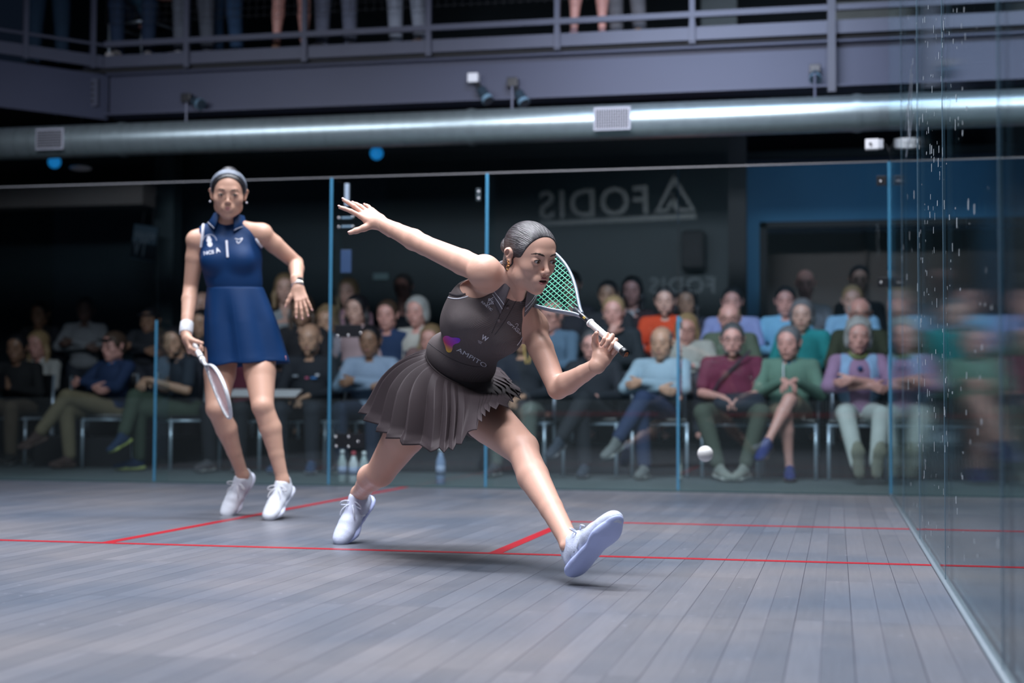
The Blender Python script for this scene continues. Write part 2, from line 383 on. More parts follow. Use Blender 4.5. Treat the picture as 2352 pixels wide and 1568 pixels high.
# ------------------------------------------------------------------ glass walls
def glass_pane(name, c, d, m, label, parent=None):
    o = MB().box(c, d).build(name, m, parent); return o
panes = [(-3.2, -1.853), (-1.847, -0.556), (-0.55, 0.553), (0.56, 1.847), (1.853, 3.193)]
back = empty('glass_back_wall', (0, YB, 0)); tag(back, 'clear glass back wall of the squash court in front of the spectators', 'glass wall')
for i, (a, b) in enumerate(panes):
    nm = 'glass_door' if i == 2 else 'glass_pane'
    p = MB().box(((a+b)/2, 0.008, 1.065), (b-a, 0.012, 2.13)).build(nm, M_gback, back)
for x, h in ((-1.85, 1.15), (-0.553, 2.13), (0.5565, 2.13), (1.85, 1.15), (3.1965, 2.13)):
    f = MB().box((x, 0.115, h/2), (0.012, 0.20, h)).build('glass_fin', M_gback, back)
    w_ = 0.017 if abs(x) < 3 else 0.012
    MB().box((x, 0.0, h/2), (w_, 0.004, h)).build('glass_edge', M_gedge, f)
MB().box((0, 0.008, 2.1335), (6.39, 0.012, 0.007)).build('top_edge', mat('top_edge', (0.15, 0.15, 0.16), .5, var=.1), back)
MB().box((0, 0.0, 0.006), (6.38, 0.02, 0.012)).build('floor_seal', mat('dark_seal', (.05, .09, .10), .5, var=.1), back)
# patch fittings and the door's lock and hinges
def hw(name, px, py, sx, sz, material, bolts=(), lab=None, Y=-0.008):
    c = Py(px, py, YB+Y); c = c-A(0, YB, 0)
    o = MB().box((c[0], c[1], c[2]), (sx, 0.014, sz), bev=.003).build(name, material, back)
    if lab: o['label'] = lab
    for bx, by in bolts:
        q = Py(bx, by, YB+Y-0.010)-A(0, YB, 0); MB().ball(q, (0.0085, 0.005, 0.0085), 12, 6).build('bolt', M_bolt, o)
    return o
hw('patch_fitting', 2025, 415, .062, .062, M_blackgl, [(2023, 416)]); hw('patch_fitting', 2028, 648, .07, .062, M_blackgl, [(2024, 649)])
hw('patch_fitting', 1099, 447, .030, .085, M_darkwall, [(1099, 440), (1099, 455)])
hw('door_handle', 797, 447, .030, .155, mat('pale_handle', (0.30, 0.38, 0.48), .4, var=.1), lab='pale grey plate handle')
hw('door_latch', 797, 500, .080, .012, M_gfaint, [(778, 500), (810, 497)]); hw('door_latch', 797, 520, .080, .012, M_gfaint, [(778, 521), (810, 520)])
hw('door_lock', 800, 760, .19, .085, M_blackgl, [(775, 772), (800, 770), (828, 765)], 'black lock box')
hw('door_hinge', 803, 1012, .21, .10, M_blackgl, [(771, 1003), (800, 1003), (822, 1014), (772, 1025), (800, 1026)], 'black hinge with bright bolts')
hw('notice_plate', 795, 600, .075, .16, mat('navy_plate', (0.02, 0.05, 0.12), .5, var=.1), lab='small navy notice')

side = empty('glass_side_wall', (XW, 0, 0)); tag(side, 'tall glass side wall along the right of the court mirroring the spectators', 'glass wall')
js = [-5.55, -3.75, -2.22, -0.547, 0.948, 2.50, 4.27]
for a, b in zip(js[:-1], js[1:]):
    MB().box((0.0065, (a+b)/2, 2.6), (0.012, b-a-0.004, 5.2)).build('glass_pane', M_gside, side)
for y in js[2:-1]:
    MB().box((0.0045, y, 2.6), (0.010, 0.004, 5.2)).build('silicone_joint', mat('side_joint', (.12, .20, .27), .4, var=.1), side)
MB().box((-0.004, -0.64, 0.006), (0.016, 9.8, 0.012)).build('floor_seal', M_sil, side, True)
# dust and ball marks on the side glass
mk = MB()
rs = np.random.RandomState(3)
def speck(y, z, w, h, tilt=0):
    c = A(-0.0006, y, z); q = [c+A(0, -w/2, -h/2), c+A(0, w/2, -h/2), c+A(0, w/2+tilt, h/2), c+A(0, -w/2+tilt, h/2)]
    n = len(mk.v); mk.v += [tuple(x) for x in q]; mk.f.append((n, n+1, n+2, n+3))
for _ in range(260):
    px = 2060+abs(rs.normal(0, 1))*70+rs.rand()*70; py = rs.rand()*1300
    if px > 2345: continue
    w = Py(0, 0, 0); dr = CF + CR*(px-1176)/FPX - CU*(py-784)/FPX; t = (XW-CAMPOS[0])/dr[0]; p = CAMPOS+dr*t
    if p[1] > 4.2 or p[2] < .03 or p[2] > 5: continue
    s_ = t*.0011*rs.uniform(.3, 1); speck(p[1], p[2], s_*rs.uniform(2, 5), s_*rs.uniform(1, 7), rs.uniform(-.006, .006))
tag(mk.build('ball_marks', mat('dried_marks', (0.50, 0.56, 0.62), .8, var=.2), side), None, kind='stuff')
sc = MB()
for (pa, pb) in (((2094, 148), (2081, 360)), ((2092, 160), (2079, 300)), ((2095, 170), (2090, 330)), ((2098, 260), (2081, 362)), ((2085, 230), (2088, 320))):
    pts = []
    for k in range(9):
        px = pa[0]+(pb[0]-pa[0])*k/8; py = pa[1]+(pb[1]-pa[1])*k/8
        dr = CF + CR*(px-1176)/FPX - CU*(py-784)/FPX; t = (XW-0.001-CAMPOS[0])/dr[0]; pts.append(CAMPOS+dr*t-A(XW, 0, 0))
    sc.tube(pts, 0.0008, 5, flat=((0, 1, 0), 5))
sc.build('scratch', mat('scratch_white', (0.6, 0.66, 0.75), .7, var=.1), side)
# front wall behind the photographer, with its printed marks and red-topped tin; it mirrors in the back glass
fw = struct('wall_front', MB().box((0, -5.66, 2.4), (6.4, 0.08, 4.8)), mat('front_wall_dark', (0.03, 0.055, 0.07), .5, var=.2, vscale=2))
YF = -5.615
struct('trim_7', MB().box((0, YF+.004, 0.455), (6.38, 0.02, 0.05)), M_red)
M_print = mat('pale_print', (0.88, 0.93, 0.98), .6, var=.05)
def text_mesh(txt, size=1.0, ext=0.0, bold=0.0, align='LEFT', space=1.0):
    c = bpy.data.curves.new('t', 'FONT'); c.body = txt; c.size = size; c.extrude = ext; c.offset = bold; c.align_x = align; c.resolution_u = 4; c.space_character = space
    o = bpy.data.objects.new('t', c); COL.objects.link(o); dg = bpy.context.evaluated_depsgraph_get(); me = bpy.data.meshes.new_from_object(o.evaluated_get(dg))
    bpy.data.objects.remove(o); V = np.array([v.co[:] for v in me.vertices]).reshape(-1, 3); F = [tuple(p.vertices) for p in me.polygons]; bpy.data.meshes.remove(me); return V, F
def wall_sign(name, label, cat, x, z, items, rot=0.0, material=None, Y=YF):
    e = empty(name, (x, Y, z), PI); tag(e, label, cat); Rr = np.array([[math.cos(rot), 0, -math.sin(rot)], [0, 1, 0], [math.sin(rot), 0, math.cos(rot)]])
    for nm, V, F in items:
        V = np.array([(v[0], v[2], v[1]) for v in V]); V = V@Rr.T+A(0, -0.004, 0)
        o = MB().add(V, F).build(nm, material or M_print, e)
    return e
# virtual image of the front wall stands at 2*4.26 - YF
YV = 2*YB-YF
a_ = Py(1238, 500, YV); b_ = Py(1598, 484, YV); Wd = b_[0]-a_[0]
V1, F1 = text_mesh('FODIS', 1.0, 0.003, 0.012, space=1.12); V1[:, 0] -= V1[:, 0].min(); wt = V1[:, 0].max(); fs = Wd*.70/wt; V1 *= (fs, fs*1.05, 1)
V1[:, 0] += Wd*.30
def prism(polys, t=0.004):
    m_ = MB()
    for P in polys:
        n = len(P); m_.add([(p[0], p[1], t) for p in P], [tuple(range(n))])
    return np.array(m_.v), m_.f
hh = Wd*.235
tri = [[(0, 0), (Wd*.13, hh), (Wd*.13, hh*.78), (Wd*.035, hh*.09)], [(Wd*.13, hh), (Wd*.26, 0), (Wd*.225, hh*.09), (Wd*.13, hh*.78)], [(0, 0), (Wd*.035, hh*.09), (Wd*.13, hh*.09), (Wd*.13, 0)],
       [(Wd*.17, 0), (Wd*.17, hh*.09), (Wd*.225, hh*.09), (Wd*.26, 0)], [(Wd*.10, hh*.09), (Wd*.135, hh*.52), (Wd*.155, hh*.46), (Wd*.135, hh*.09)], [(Wd*.135, hh*.52), (Wd*.19, hh*.09), (Wd*.16, hh*.09), (Wd*.125, hh*.40)]]
V2, F2 = prism(tri); V3, F3 = prism([[(0, -hh*.20), (Wd, -hh*.20), (Wd, -hh*.07), (0, -hh*.07)]])
V4, F4 = text_mesh('COMMERCIAL CONSTRUCTION  INTERNATIONAL', 1.0, 0.002); V4[:, 0] -= V4[:, 0].min(); f4 = Wd*.98/V4[:, 0].max(); V4 *= (f4, f4*1.2, 1); V4[:, 1] -= hh*.36
wall_sign('wall_lettering', 'large pale lettering beside a triangle emblem high on the front wall, seen mirrored', 'sign', b_[0], b_[2], [('lettering', V1, F1), ('emblem', V2, F2), ('underline', V3, F3)], rot=-0.028)
V5, F5 = text_mesh('FODIS', 0.30, 0.003, 0.004, space=1.1)
c_ = Py(1645, 672, YV); wall_sign('wall_lettering', 'small faint lettering on the front wall, seen mirrored above the spectators', 'sign', c_[0], c_[2], [('lettering', V5, F5)], material=mat('dim_print', (0.45, 0.52, 0.58), .6, var=.05))
# ------------------------------------------------------------------ hall: beam, balcony, duct, ceiling, walls
zb0, zb1 = 3.0, 3.365
struct('ceiling', MB().box((0.2, 8.6, 3.395), (14, 5.1, 0.03)), M_black)
YBm = 6.0
beam = MB(); beam.box((1.9, YBm+.10, (zb0+zb1)/2), (10.2, 0.012, zb1-zb0)); beam.box((1.9, YBm+.10, zb0+.008), (10.2, 0.22, 0.016)); beam.box((1.9, YBm+.10, zb1-.008), (10.2, 0.16, 0.016))
b0 = struct('trim_8', beam, M_steel)
struct('floor', MB().box((0.2, 8.6, 3.455), (13.9, 5.0, .088)), M_black)
struct('trim_9', MB().box((1.8, YBm+.02, 3.462), (10.4, 0.012, 0.105)).box((1.8, YBm+.012, 3.412), (10.4, 0.03, 0.008)), M_rail)
# beam of the angled corner at the left
cx, cy = -3.22, YBm; dx, dy = nrm((-.42, -.47)); Ra = np.array([[-dx, dy, 0], [-dy, -dx, 0], [0, 0, 1]]).astype(float)
def seg(z0, z1, t, off=0.0):
    n_ = A(-dy, dx, 0); L_ = 2.4; c = A(cx, cy, 0)+A(dx, dy, 0)*L_/2; return MB().box((c[0], c[1]+off, (z0+z1)/2), (L_, t, z1-z0), Ra)
struct('trim_10', seg(zb0-.02, zb1, .02, .1), M_steel); struct('trim_11', seg(3.41, 3.51, .012), M_rail)
def rail(label, m):
    e = empty('balcony_railing', (0, YBm, 3.4)); tag(e, label, 'railing'); return e
rl = rail('dark steel balcony railing with mesh panels above the long beam', 0)
for px in (430, 700, 985, 1280, 1590): 
    x = Py(px, 60, YBm)[0]; MB().box((x, 0, 0.545), (0.042, 0.042, 1.10)).build('post', M_rail, rl)
    MB().box((x, 0, 0.06), (0.05, 0.018, 0.16)).build('post_bracket', M_rail, rl)
for z, hh_ in ((0.205, 0.045), (1.08, 0.05)): MB().box((1.9, -0.002, z), (10.2, 0.045, hh_)).build('rail', M_rail, rl)
x = Py(1910, 60, YBm)[0]; MB().box((x, -0.05, 0.42), (0.06, 0.06, 1.75)).build('post', mat('dark_post', (0.05, 0.055, 0.08), .5, var=.1), rl)
wm = MB()
for i in range(150): wm.box((-3.2+i*.068, 0.012, 0.72), (0.003, 0.003, 0.70))
for i in range(11): wm.box((1.9, 0.015, 0.39+i*.066), (10.2, 0.003, 0.003))
tag(wm.build('wire_mesh', M_black, rl), None, kind='stuff')
r2 = empty('balcony_railing', (cx, cy, 3.4), math.atan2(-dy, -dx)); tag(r2, 'dark balcony railing of the angled corner at the far left', 'railing')
MB().tube([(0, 0, .205), (-2.4, 0, .205)], 0.014, 8).build('rail', M_rail, r2); MB().tube([(0, 0, 1.08), (-2.4, 0, 1.08)], 0.02, 8).build('rail', M_rail, r2)
for d_ in (-.09, -.66, -1.6): MB().box((d_, 0, .545), (.04, .04, 1.1)).build('post', M_rail, r2)
bt = MB().box((-3.30, YBm-.01, 3.2), (.09, .02, .24)).build('bolted_plate', M_rail); tag(bt, 'riveted steel plate at the left end of the beam', 'plate')
for k in range(4): MB().ball((-3.30, YBm-.022, 3.12+k*.05), .011, 8, 6).build('rivet', M_black, bt)
# duct
M_duct = mat('galvanised_duct', (0.28, 0.345, 0.365), 0.36, metal=.75, bump=.10, bscale=9, var=.15, vscale=14)
yd = 5.25; pA = Py(0, 322, yd); pB = Py(2352, 257, yd); du = empty('air_duct', (0, yd, (pA[2]+pB[2])/2)); tag(du, 'long round galvanised air duct hanging below the balcony beam', 'duct')
Rd = .128
def ring(x0, x1, r, mb): 
    n = 40; V = [(x, r*math.cos(2*PI*k/n), r*math.sin(2*PI*k/n)) for x in (x0, x1) for k in range(n)]; mb.add(V, [(k, (k+1) % n, n+(k+1) % n, n+k) for k in range(n)])
body = MB(); x = -6.0
while x < 6.2: ring(x, x+.118, Rd, body); ring(x+.118, x+.124, Rd+.003, body); x += .124
db = body.build('duct_body', M_duct, du, True)
for px in (285, 1085, 1968): 
    x_ = Py(px, 300, yd)[0]; m_ = MB(); ring(x_-.03, x_+.03, Rd+.007, m_); ring(x_-.004, x_+.004, Rd+.013, m_); m_.build('duct_joint', M_duct, du, True)
for px in (135, 1412):
    x_ = Py(px, 265, yd)[0]; q = MB(); w2 = .27 if px > 200 else .24
    q.box((x_, -Rd*.78, Rd*.30), (w2, .075, .012)); q.box((x_, -Rd*.95, -Rd*.62), (w2, .02, .012))
    gr = MB().box((x_, -Rd-.004, .0), (w2, .012, .17), bev=.004).build('air_grille', mat('grille_frame', (0.26, 0.27, 0.32), .5, var=.05), du)
    sl = MB()
    for i in range(14):
        for j in range(7): sl.box((x_-w2*.42+i*w2*.84/13, -Rd-.0115, -.062+j*.0205), (.011, .004, .016))
    tag(sl.build('slots', M_black, gr), None, kind='stuff')
for px, t in ((428, 236), (1176, 198), (1872, 168)):
    x_ = Py(px, 250, yd)[0]; MB().tube([(x_, 0, Rd-.005), (x_, 0, Py(px, t, yd)[2]-du.location.z)], .009, 8).build('hanger_rod', M_rail, du)
# lamps and boxes on the beam
def spot(px, py, white, label, tgt):
    c = Py(px, py, YBm+.03); e = empty('spotlight', c); tag(e, label, 'spotlight')
    MB().box((0, 0, 0), (.085, .08, .075), bev=.006).build('housing', M_white if white else M_blackgl, e)
    d = Py(*tgt, YBm-.05)-c
    MB().tube([d*.22, d*.55], .022, 10).build('arm', M_black, e); MB().tube([d*.5, d*1.0], [.04, .045], 14).build('lamp_barrel', mat('barrel', (.03, .05, .07), .35, var=.1), e)
    MB().tube([d*.86, d*.99], [.047, .049], 14).build('lamp_rim', M_gfaint, e)
spot(1088, 180, True, 'spotlight with a white box and dark barrel below the beam', (1122, 232)); spot(1178, 190, False, 'black spotlight on the beam right of the one with the white box', (1205, 238))
spot(1872, 160, False, 'small black spotlight on the beam at the right, above the duct', (1873, 182)); spot(430, 226, False, 'dark spotlight on the unlit left part of the beam', (462, 240))
# camera box at the corner of the glass
cb = Py(2003, 332, YB+.02); e = empty('security_camera', cb); tag(e, 'small white camera box at the top corner beside the side glass', 'camera')
MB().box((0, 0, 0), (.085, .06, .066), bev=.005).build('housing', M_white, e); MB().tube([(-.012, -.032, 0), (-.012, -.045, 0)], .008, 10).build('lens', M_black, e)
MB().box((.055, 0.0, 0), (.03, .05, .06), bev=.004).build('side_cover', mat('grey_cover', (.45, .47, .52), .5, var=.05), e)
MB().tube([(.07, 0, -.01), (.085, 0, .0), (.10, 0, -.03), (.11, 0, -.05), (.13, 0, -.17)], .005, 6).build('bracket', M_black, e)
# ceiling fixtures seen under the balcony
for (px, py, lab) in ((125, 372, 'small blue glass globe lamp under the ceiling at the far left'), (865, 352, 'small blue glass globe lamp under the ceiling above the glass door')):
    c = Py(px, py, 7.6); e = empty('globe_lamp', c); tag(e, lab, 'lamp')
    MB().ball((0, 0, 0), .062, 16, 10).build('globe', mat('blue_globe', (0.02, 0.25, 0.6), .3, emit=((.01, .22, .6), .55)), e, True)
    MB().tube([(0, 0, .045), (0, 0, .09)], .05, 16).build('cap', M_steel, e); MB().tube([(0, 0, .09), (0, 0, 3.385-c[2])], .008, 8).build('stem', M_black, e)
c = Py(185, 386, 7.8); e = empty('ceiling_light', c); tag(e, 'unlit oval white ceiling light next to the far left globe lamp', 'ceiling light')
MB().ball((0, 0, 0), (.11, .11, .028), 18, 8).build('shade', mat('unlit_shade', (.85, .80, .85), .5, var=.05), e, True); MB().tube([(0, 0, .02), (0, 0, 3.385-c[2])], .012, 8).build('stem', M_black, e)
# rear hall walls
YR = 9.7
struct('wall_back', MB().box((-3.6, YR+.1, 1.7), (11.0, .2, 3.4)), M_darkwall)
xl = Py(1713, 500, YR)[0]; xd = Py(1746, 500, YR)[0]; zd = Py(1746, 512, YR)[2]; xr = 7.0
struct('wall_back', MB().box(((xl+xd)/2, YR+.05, 1.5), (xd-xl, .2, 3.0)).box(((xd+xr)/2, YR+.05, (zd+3.0)/2), (xr-xd, .2, 3.0-zd)), M_bluewall)
struct('door_1', MB().box((xd+.035, YR-.06, zd/2), (.07, .05, zd)).box(((xd+xr)/2, YR-.06, zd-.03), (xr-xd, .05, .06)), M_black)
struct('wall_recess', MB().box(((xd+xr)/2, YR+1.0, zd/2), (xr-xd, .1, zd)).box((xd+1.05, YR+.9, zd/2), (.03, .1, zd)).box(((xd+xr)/2, YR+.93, 1.62), (xr-xd, .04, .16)), M_taupe)
struct('wall_column', MB().box((Py(1700, 500, 8.8)[0]-.03, 8.9, 1.7), (.17, .15, 3.4)), M_black)
struct('wall_pillar', MB().box((Py(376, 500, 8.8)[0], 8.9, 1.7), (.22, .2, 3.4)), mat('pillar_dark', (0.03, 0.05, 0.06), .6, var=.1))
struct('wall_left', MB().box((-7.4, 3.0, 2.6), (.1, 14, 5.6)), M_darkwall)
struct('wall_right', MB().box((7.0, 3.0, 2.6), (.1, 17, 5.6)), M_black)
struct('wall_upper', MB().box((0.2, 11.1, 4.6), (14, .1, 2.6)), M_darkwall)
sofa = MB().box((-5.2, 8.3, 2.66), (2.6, .3, .22)); struct('trim_12', sofa, M_taupe)
# speaker hanging on the back wall
c = Py(1593, 575, YR-.12); e = MB().box(c, (.24, .2, .40), bev=.04).build('loudspeaker', M_blackgl); tag(e, 'black loudspeaker on the dark wall below the large mirrored lettering', 'loudspeaker'); MB().box(c-A(0, .102, 0), (.19, .01, .34), bev=.004).build('speaker_grille', M_black, e)
# reflection of a broadcaster sign, built as a mirror-written panel with added hangers
def Ptext(txt, size, mirror):
    V, F = text_mesh(txt, size, .003, .006); V[:, 0] -= V[:, 0].min(); 
    if mirror: V[:, 0] *= -1
    return V, F
sg = Py(352, 602, 8.4); e = empty('sign_reflection', sg); tag(e, 'panel standing in for the dim reflection of a mirror-written sign beside the left pillar', 'sign'); e.rotation_euler = (0, .17, -.35)
w_, h_ = .34, .36
MB().tube([(-w_*.3, .012, h_), (-w_*.3, .012, 3.39-sg[2])], .006, 6).build('added_hanger', M_black, e); MB().tube([(-w_*.7, .012, h_), (-w_*.7, .012, 3.39-sg[2])], .006, 6).build('added_hanger', M_black, e)
MB().box((-w_/2, .012, h_/2), (w_, .02, h_)).build('panel', mat('reflection_dark', (.012, .02, .028), .5, var=.1), e)
mS = mat('reflection_print', (.26, .33, .40), .6, var=.05)
MB().box((-w_/2, 0, .006), (w_, .01, .012)).box((-w_/2, 0, h_*.73), (w_, .006, h_*.5)).build('border', mat('reflection_band', (.07, .11, .15), .5, var=.1), e)
for t, sz, zz in (('SQUASH', .088, h_*.62), ('TV', .235, .045)):
    V, F = Ptext(t, sz, True); k_ = (w_*(.88 if t == 'SQUASH' else .62))/abs(V[:, 0].min()); V[:, 0] *= k_
    off = -w_*.05 if t == 'SQUASH' else -w_*.30
    MB().add([(v[0]+off, -.008, v[1]+zz) for v in V], F).build('lettering', mS, e)
c = Py(875, 635, 9.68); tag(MB().box(c, (.17, .02, .07)).build('exit_sign', mat('sign_pale', (.10, .17, .19), .5, var=.1)), 'small dim pale sign on the dark wall above the standing man', 'sign')
# ------------------------------------------------------------------ people: head, hands, shoes, clothes
def skin(name, c, gloss=.42): return mat('skin_'+name, c, gloss, sss=.08, bump=.05, bscale=160, var=.05, vscale=14, spec=.4)
def head_sdf(s, F, k=1.0, mouth='closed', jaw=1.0, face=True, nose=1.0, asian=False):
    e = lambda c, r, kk=.02, op='u', R=None: s.ell(F(*c), np.array(r)*F.s, F.R if R is None else R, kk, op)
    c = lambda a, b, ra, rb, kk=.02, op='u': s.cone(F(*a), F(*b), ra*F.s, rb*F.s, kk, None, op)
    e((0, -.012, .036), (.073, .094, .080)); e((0, .034, .03), (.061, .054, .062), .03)
    e((0, .032, -.022), (.057*jaw, .055, .070), .03); e((0, .040, -.072), (.041*jaw, .040, .036), .03); e((0, .066, -.098), (.016, .013, .012), .028)
    for q in (-1, 1):
        e((q*.041*jaw, .055, -.024), (.019, .019, .018), .025); e((q*.044*jaw, .0, -.060), (.015, .034, .020), .03)
    c((-.028, .0815, .022), (.028, .0815, .022), .0085, .0085, .02)
    for q in (-1, 1): e((q*.031, .100, .003), (.0165, .0135, .0105), .013, 's')
    b0 = .085 if asian else .0885
    c((0, b0, .010), (0, .1035*nose, -.024), .0052, .0075, .011); e((0, .1065*nose, -.0300), (.0085, .0085, .0078), .008)
    for q in (-1, 1): e((q*.0105, .0965, -.0335), (.0055, .0080, .0058), .006); e((q*.0062, .1025, -.0400), (.0032, .0048, .0026), .003, 's')
    e((0, .083, -.060), (.026, .012, .018), .018)
    for q in (-1, 1):
        e((q*.031, .0790, .002), (.0158, .0135, .0128), .004)
        if asian: e((q*.031, .0945, .0004), (.0145, .0110, .0040), .0015, 's')
        else: e((q*.031, .0945, .0008), (.0145, .0110, .0049), .0015, 's')
    if mouth == 'open': e((.002, .097, -.0630), (.0190, .014, .0044), .003, 's')
    else: e((0, .100, -.0605), (.020, .008, .0012), .003, 's')
    for q in (-1, 1):
        c((q*.073, -.004, .012), (q*.079, -.012, .014), .010, .0125, .006); c((q*.079, -.011, .013), (q*.075, -.003, -.022), .0125, .0065, .008); e((q*.087, -.006, .009), (.006, .0085, .012), .003, 's'); e((q*.083, .000, -.006), (.005, .006, .008), .003, 's')
    return s
_SC = {}
def skin_f(F, l, u, kw=()):       # how far forward the face stands at (l, u)
    key = kw
    if key not in _SC:
        F0 = Fr((0, 0, 0), (0, 1, 0), (0, 0, 1)); s = SDF(); k_ = dict(kw); head_sdf(s, F0, **k_); _SC[key] = (s, F0)
    s, F0 = _SC[key]; fs = np.linspace(.14, .0, 141); P_ = np.array([F0(l, f, u) for f in fs]).astype(np.float32); d = s.ev(P_); i = np.argmax(d < 0)
    return float(fs[i]) if d[i] < 0 else .07
EYE = (.0310, .0808, .0018, .0112)
def face_parts(F, parent, lips=(.42, .17, .16), brow=(.04, .025, .02), iris=(.06, .03, .015), gaze=(0, 0), mouth='closed', fine=True, browlift=0.0, kw=(), thin=1.0):
    G = lambda l, u, o=0.0: F(l, skin_f(F, l, u, kw)+o, u)
    ew = mat('eye_white', (.50, .45, .44), .15, var=.03, coat=.5); im = mat('iris_%02d' % int(iris[0]*100), iris, .12, coat=.6, var=.05); bm_ = mat('brow_%d' % int(sum(brow)*1000), brow, .8, bump=.3, bscale=400, var=.2, vscale=200)
    lm_ = mat('lash', (.012, .008, .008), .7, var=.1); ez = EYE
    for q in (-1, 1):
        eo = MB().ball(F(q*ez[0], ez[1], ez[2]), ez[3]*F.s, 16, 10).build('eye', ew, parent, True)
        d = nrm(A(gaze[0], 1, gaze[1])); cc = F(q*ez[0]+ez[3]*.82*d[0], ez[1]+ez[3]*.82*d[1], ez[2]+ez[3]*.82*d[2]); MB().ball(cc, A(.0062, .0038, .0062)*F.s, 12, 8, F.R).build('iris', im, eo, True)
        bs = SDF(); bp_ = [(.012, .0205), (.020, .0235), (.030, .0262), (.040, .0262), (.050, .0215)]
        bs.chain([G(q*a, b+browlift, -.0002) for a, b in bp_], [.0021*F.s, .0029*F.s, .0028*F.s, .0022*F.s, .0010*F.s], .003, (F.f, .7))
        bs.build('eyebrow', .0014 if fine else .003, bm_, parent)
        if fine is not None: MB().tube([F(q*(ez[0]+.0125*math.cos(t)), ez[1]+.0110-.004*abs(math.cos(t)), ez[2]+.0050*math.sin(t)) for t in np.linspace(.05, PI-.05, 9)], .0011*F.s, 5).build('eyelash', lm_, eo)
    ls = SDF(); r = F.s; lm = mat('lips_%d' % int(lips[0]*100+lips[1]*1000), lips, .35, var=.05, vscale=60)
    up = .0045 if mouth == 'open' else 0
    up = .0040 if mouth == 'open' else 0; r = F.s*thin
    L1 = [(-.0235, -.0605), (-.017, -.0585+up*.6), (-.006, -.0560+up), (0, -.0572+up), (.006, -.0560+up), (.017, -.0585+up*.6), (.0235, -.0605)]
    rr_ = [.0012, .0024, .0034, .0031, .0034, .0024, .0012]
    base = lambda l: max(skin_f(F, l, -.052, kw), .080)-.0015 if abs(l) < .02 else skin_f(F, l, -.052, kw)-.003
    ls.chain([F(a, base(a), b) for a, b in L1], [x*r for x in rr_], .003)
    L2 = [(-.0225, -.0612), (-.014, -.0645-up*.8), (-.005, -.0662-up), (.005, -.0662-up), (.014, -.0645-up*.8), (.0225, -.0612)]; rr_ = [.0012, .0032, .0042, .0042, .0032, .0012]
    ls.chain([F(a, base(a)-.0015, b) for a, b in L2], [x*r for x in rr_], .003)
    ls.build('lips', .0013 if fine else .003, lm, parent)
    return eo
def hair_mat(name, c, rough=.35): 
    return mat('hair_'+name, c, rough, bump=.9, bscale=9, var=.35, vscale=9, stretch=(14, 3, 14), spec=.6)
def strand_mat(name, c, F, hi=(.30, .28, .32), sc=170):
    m = bpy.data.materials.new('strands_'+name); m.use_nodes = True; nt = m.node_tree; b = nt.nodes['Principled BSDF']; b.inputs['Roughness'].default_value = .36; b.inputs['Specular IOR Level'].default_value = .7
    tc = nt.nodes.new('ShaderNodeTexCoord'); cb = nt.nodes.new('ShaderNodeCombineXYZ'); sv = nt.nodes.new('ShaderNodeVectorMath'); sv.operation = 'SUBTRACT'; sv.inputs[1].default_value = tuple(F(0, -.12, .015)); nt.links.new(tc.outputs['Object'], sv.inputs[0])
    for i, (ax, k) in enumerate(((F.l, 1.0), (F.u, 1.0))):
        d = nt.nodes.new('ShaderNodeVectorMath'); d.operation = 'DOT_PRODUCT'; d.inputs[1].default_value = tuple(ax); nt.links.new(sv.outputs[0], d.inputs[0]); nt.links.new(d.outputs['Value'], cb.inputs[i*2])
    nz = nt.nodes.new('ShaderNodeVectorMath'); nz.operation = 'NORMALIZE'; nt.links.new(cb.outputs[0], nz.inputs[0])
    df = nt.nodes.new('ShaderNodeVectorMath'); df.operation = 'DOT_PRODUCT'; df.inputs[1].default_value = tuple(F.f*1.2); nt.links.new(sv.outputs[0], df.inputs[0])
    cb2 = nt.nodes.new('ShaderNodeCombineXYZ'); nt.links.new(df.outputs['Value'], cb2.inputs[1]); ad = nt.nodes.new('ShaderNodeVectorMath'); ad.operation = 'ADD'; nt.links.new(nz.outputs[0], ad.inputs[0]); nt.links.new(cb2.outputs[0], ad.inputs[1]); cb = ad
    n = nt.nodes.new('ShaderNodeTexNoise'); n.inputs['Scale'].default_value = 26; n.inputs['Detail'].default_value = 5; nt.links.new(cb.outputs[0], n.inputs['Vector'])
    rp = nt.nodes.new('ShaderNodeValToRGB'); rp.color_ramp.elements[0].position = .38; rp.color_ramp.elements[0].color = (*[x*.45 for x in c], 1); rp.color_ramp.elements[1].position = .68; rp.color_ramp.elements[1].color = (*[x*1.8 for x in c], 1)
    nt.links.new(n.outputs['Fac'], rp.inputs[0]); nt.links.new(rp.outputs[0], b.inputs['Base Color'])
    bp = nt.nodes.new('ShaderNodeBump'); bp.inputs['Strength'].default_value = .9; bp.inputs['Distance'].default_value = .006; nt.links.new(n.outputs['Fac'], bp.inputs['Height']); nt.links.new(bp.outputs[0], b.inputs['Normal']); return m
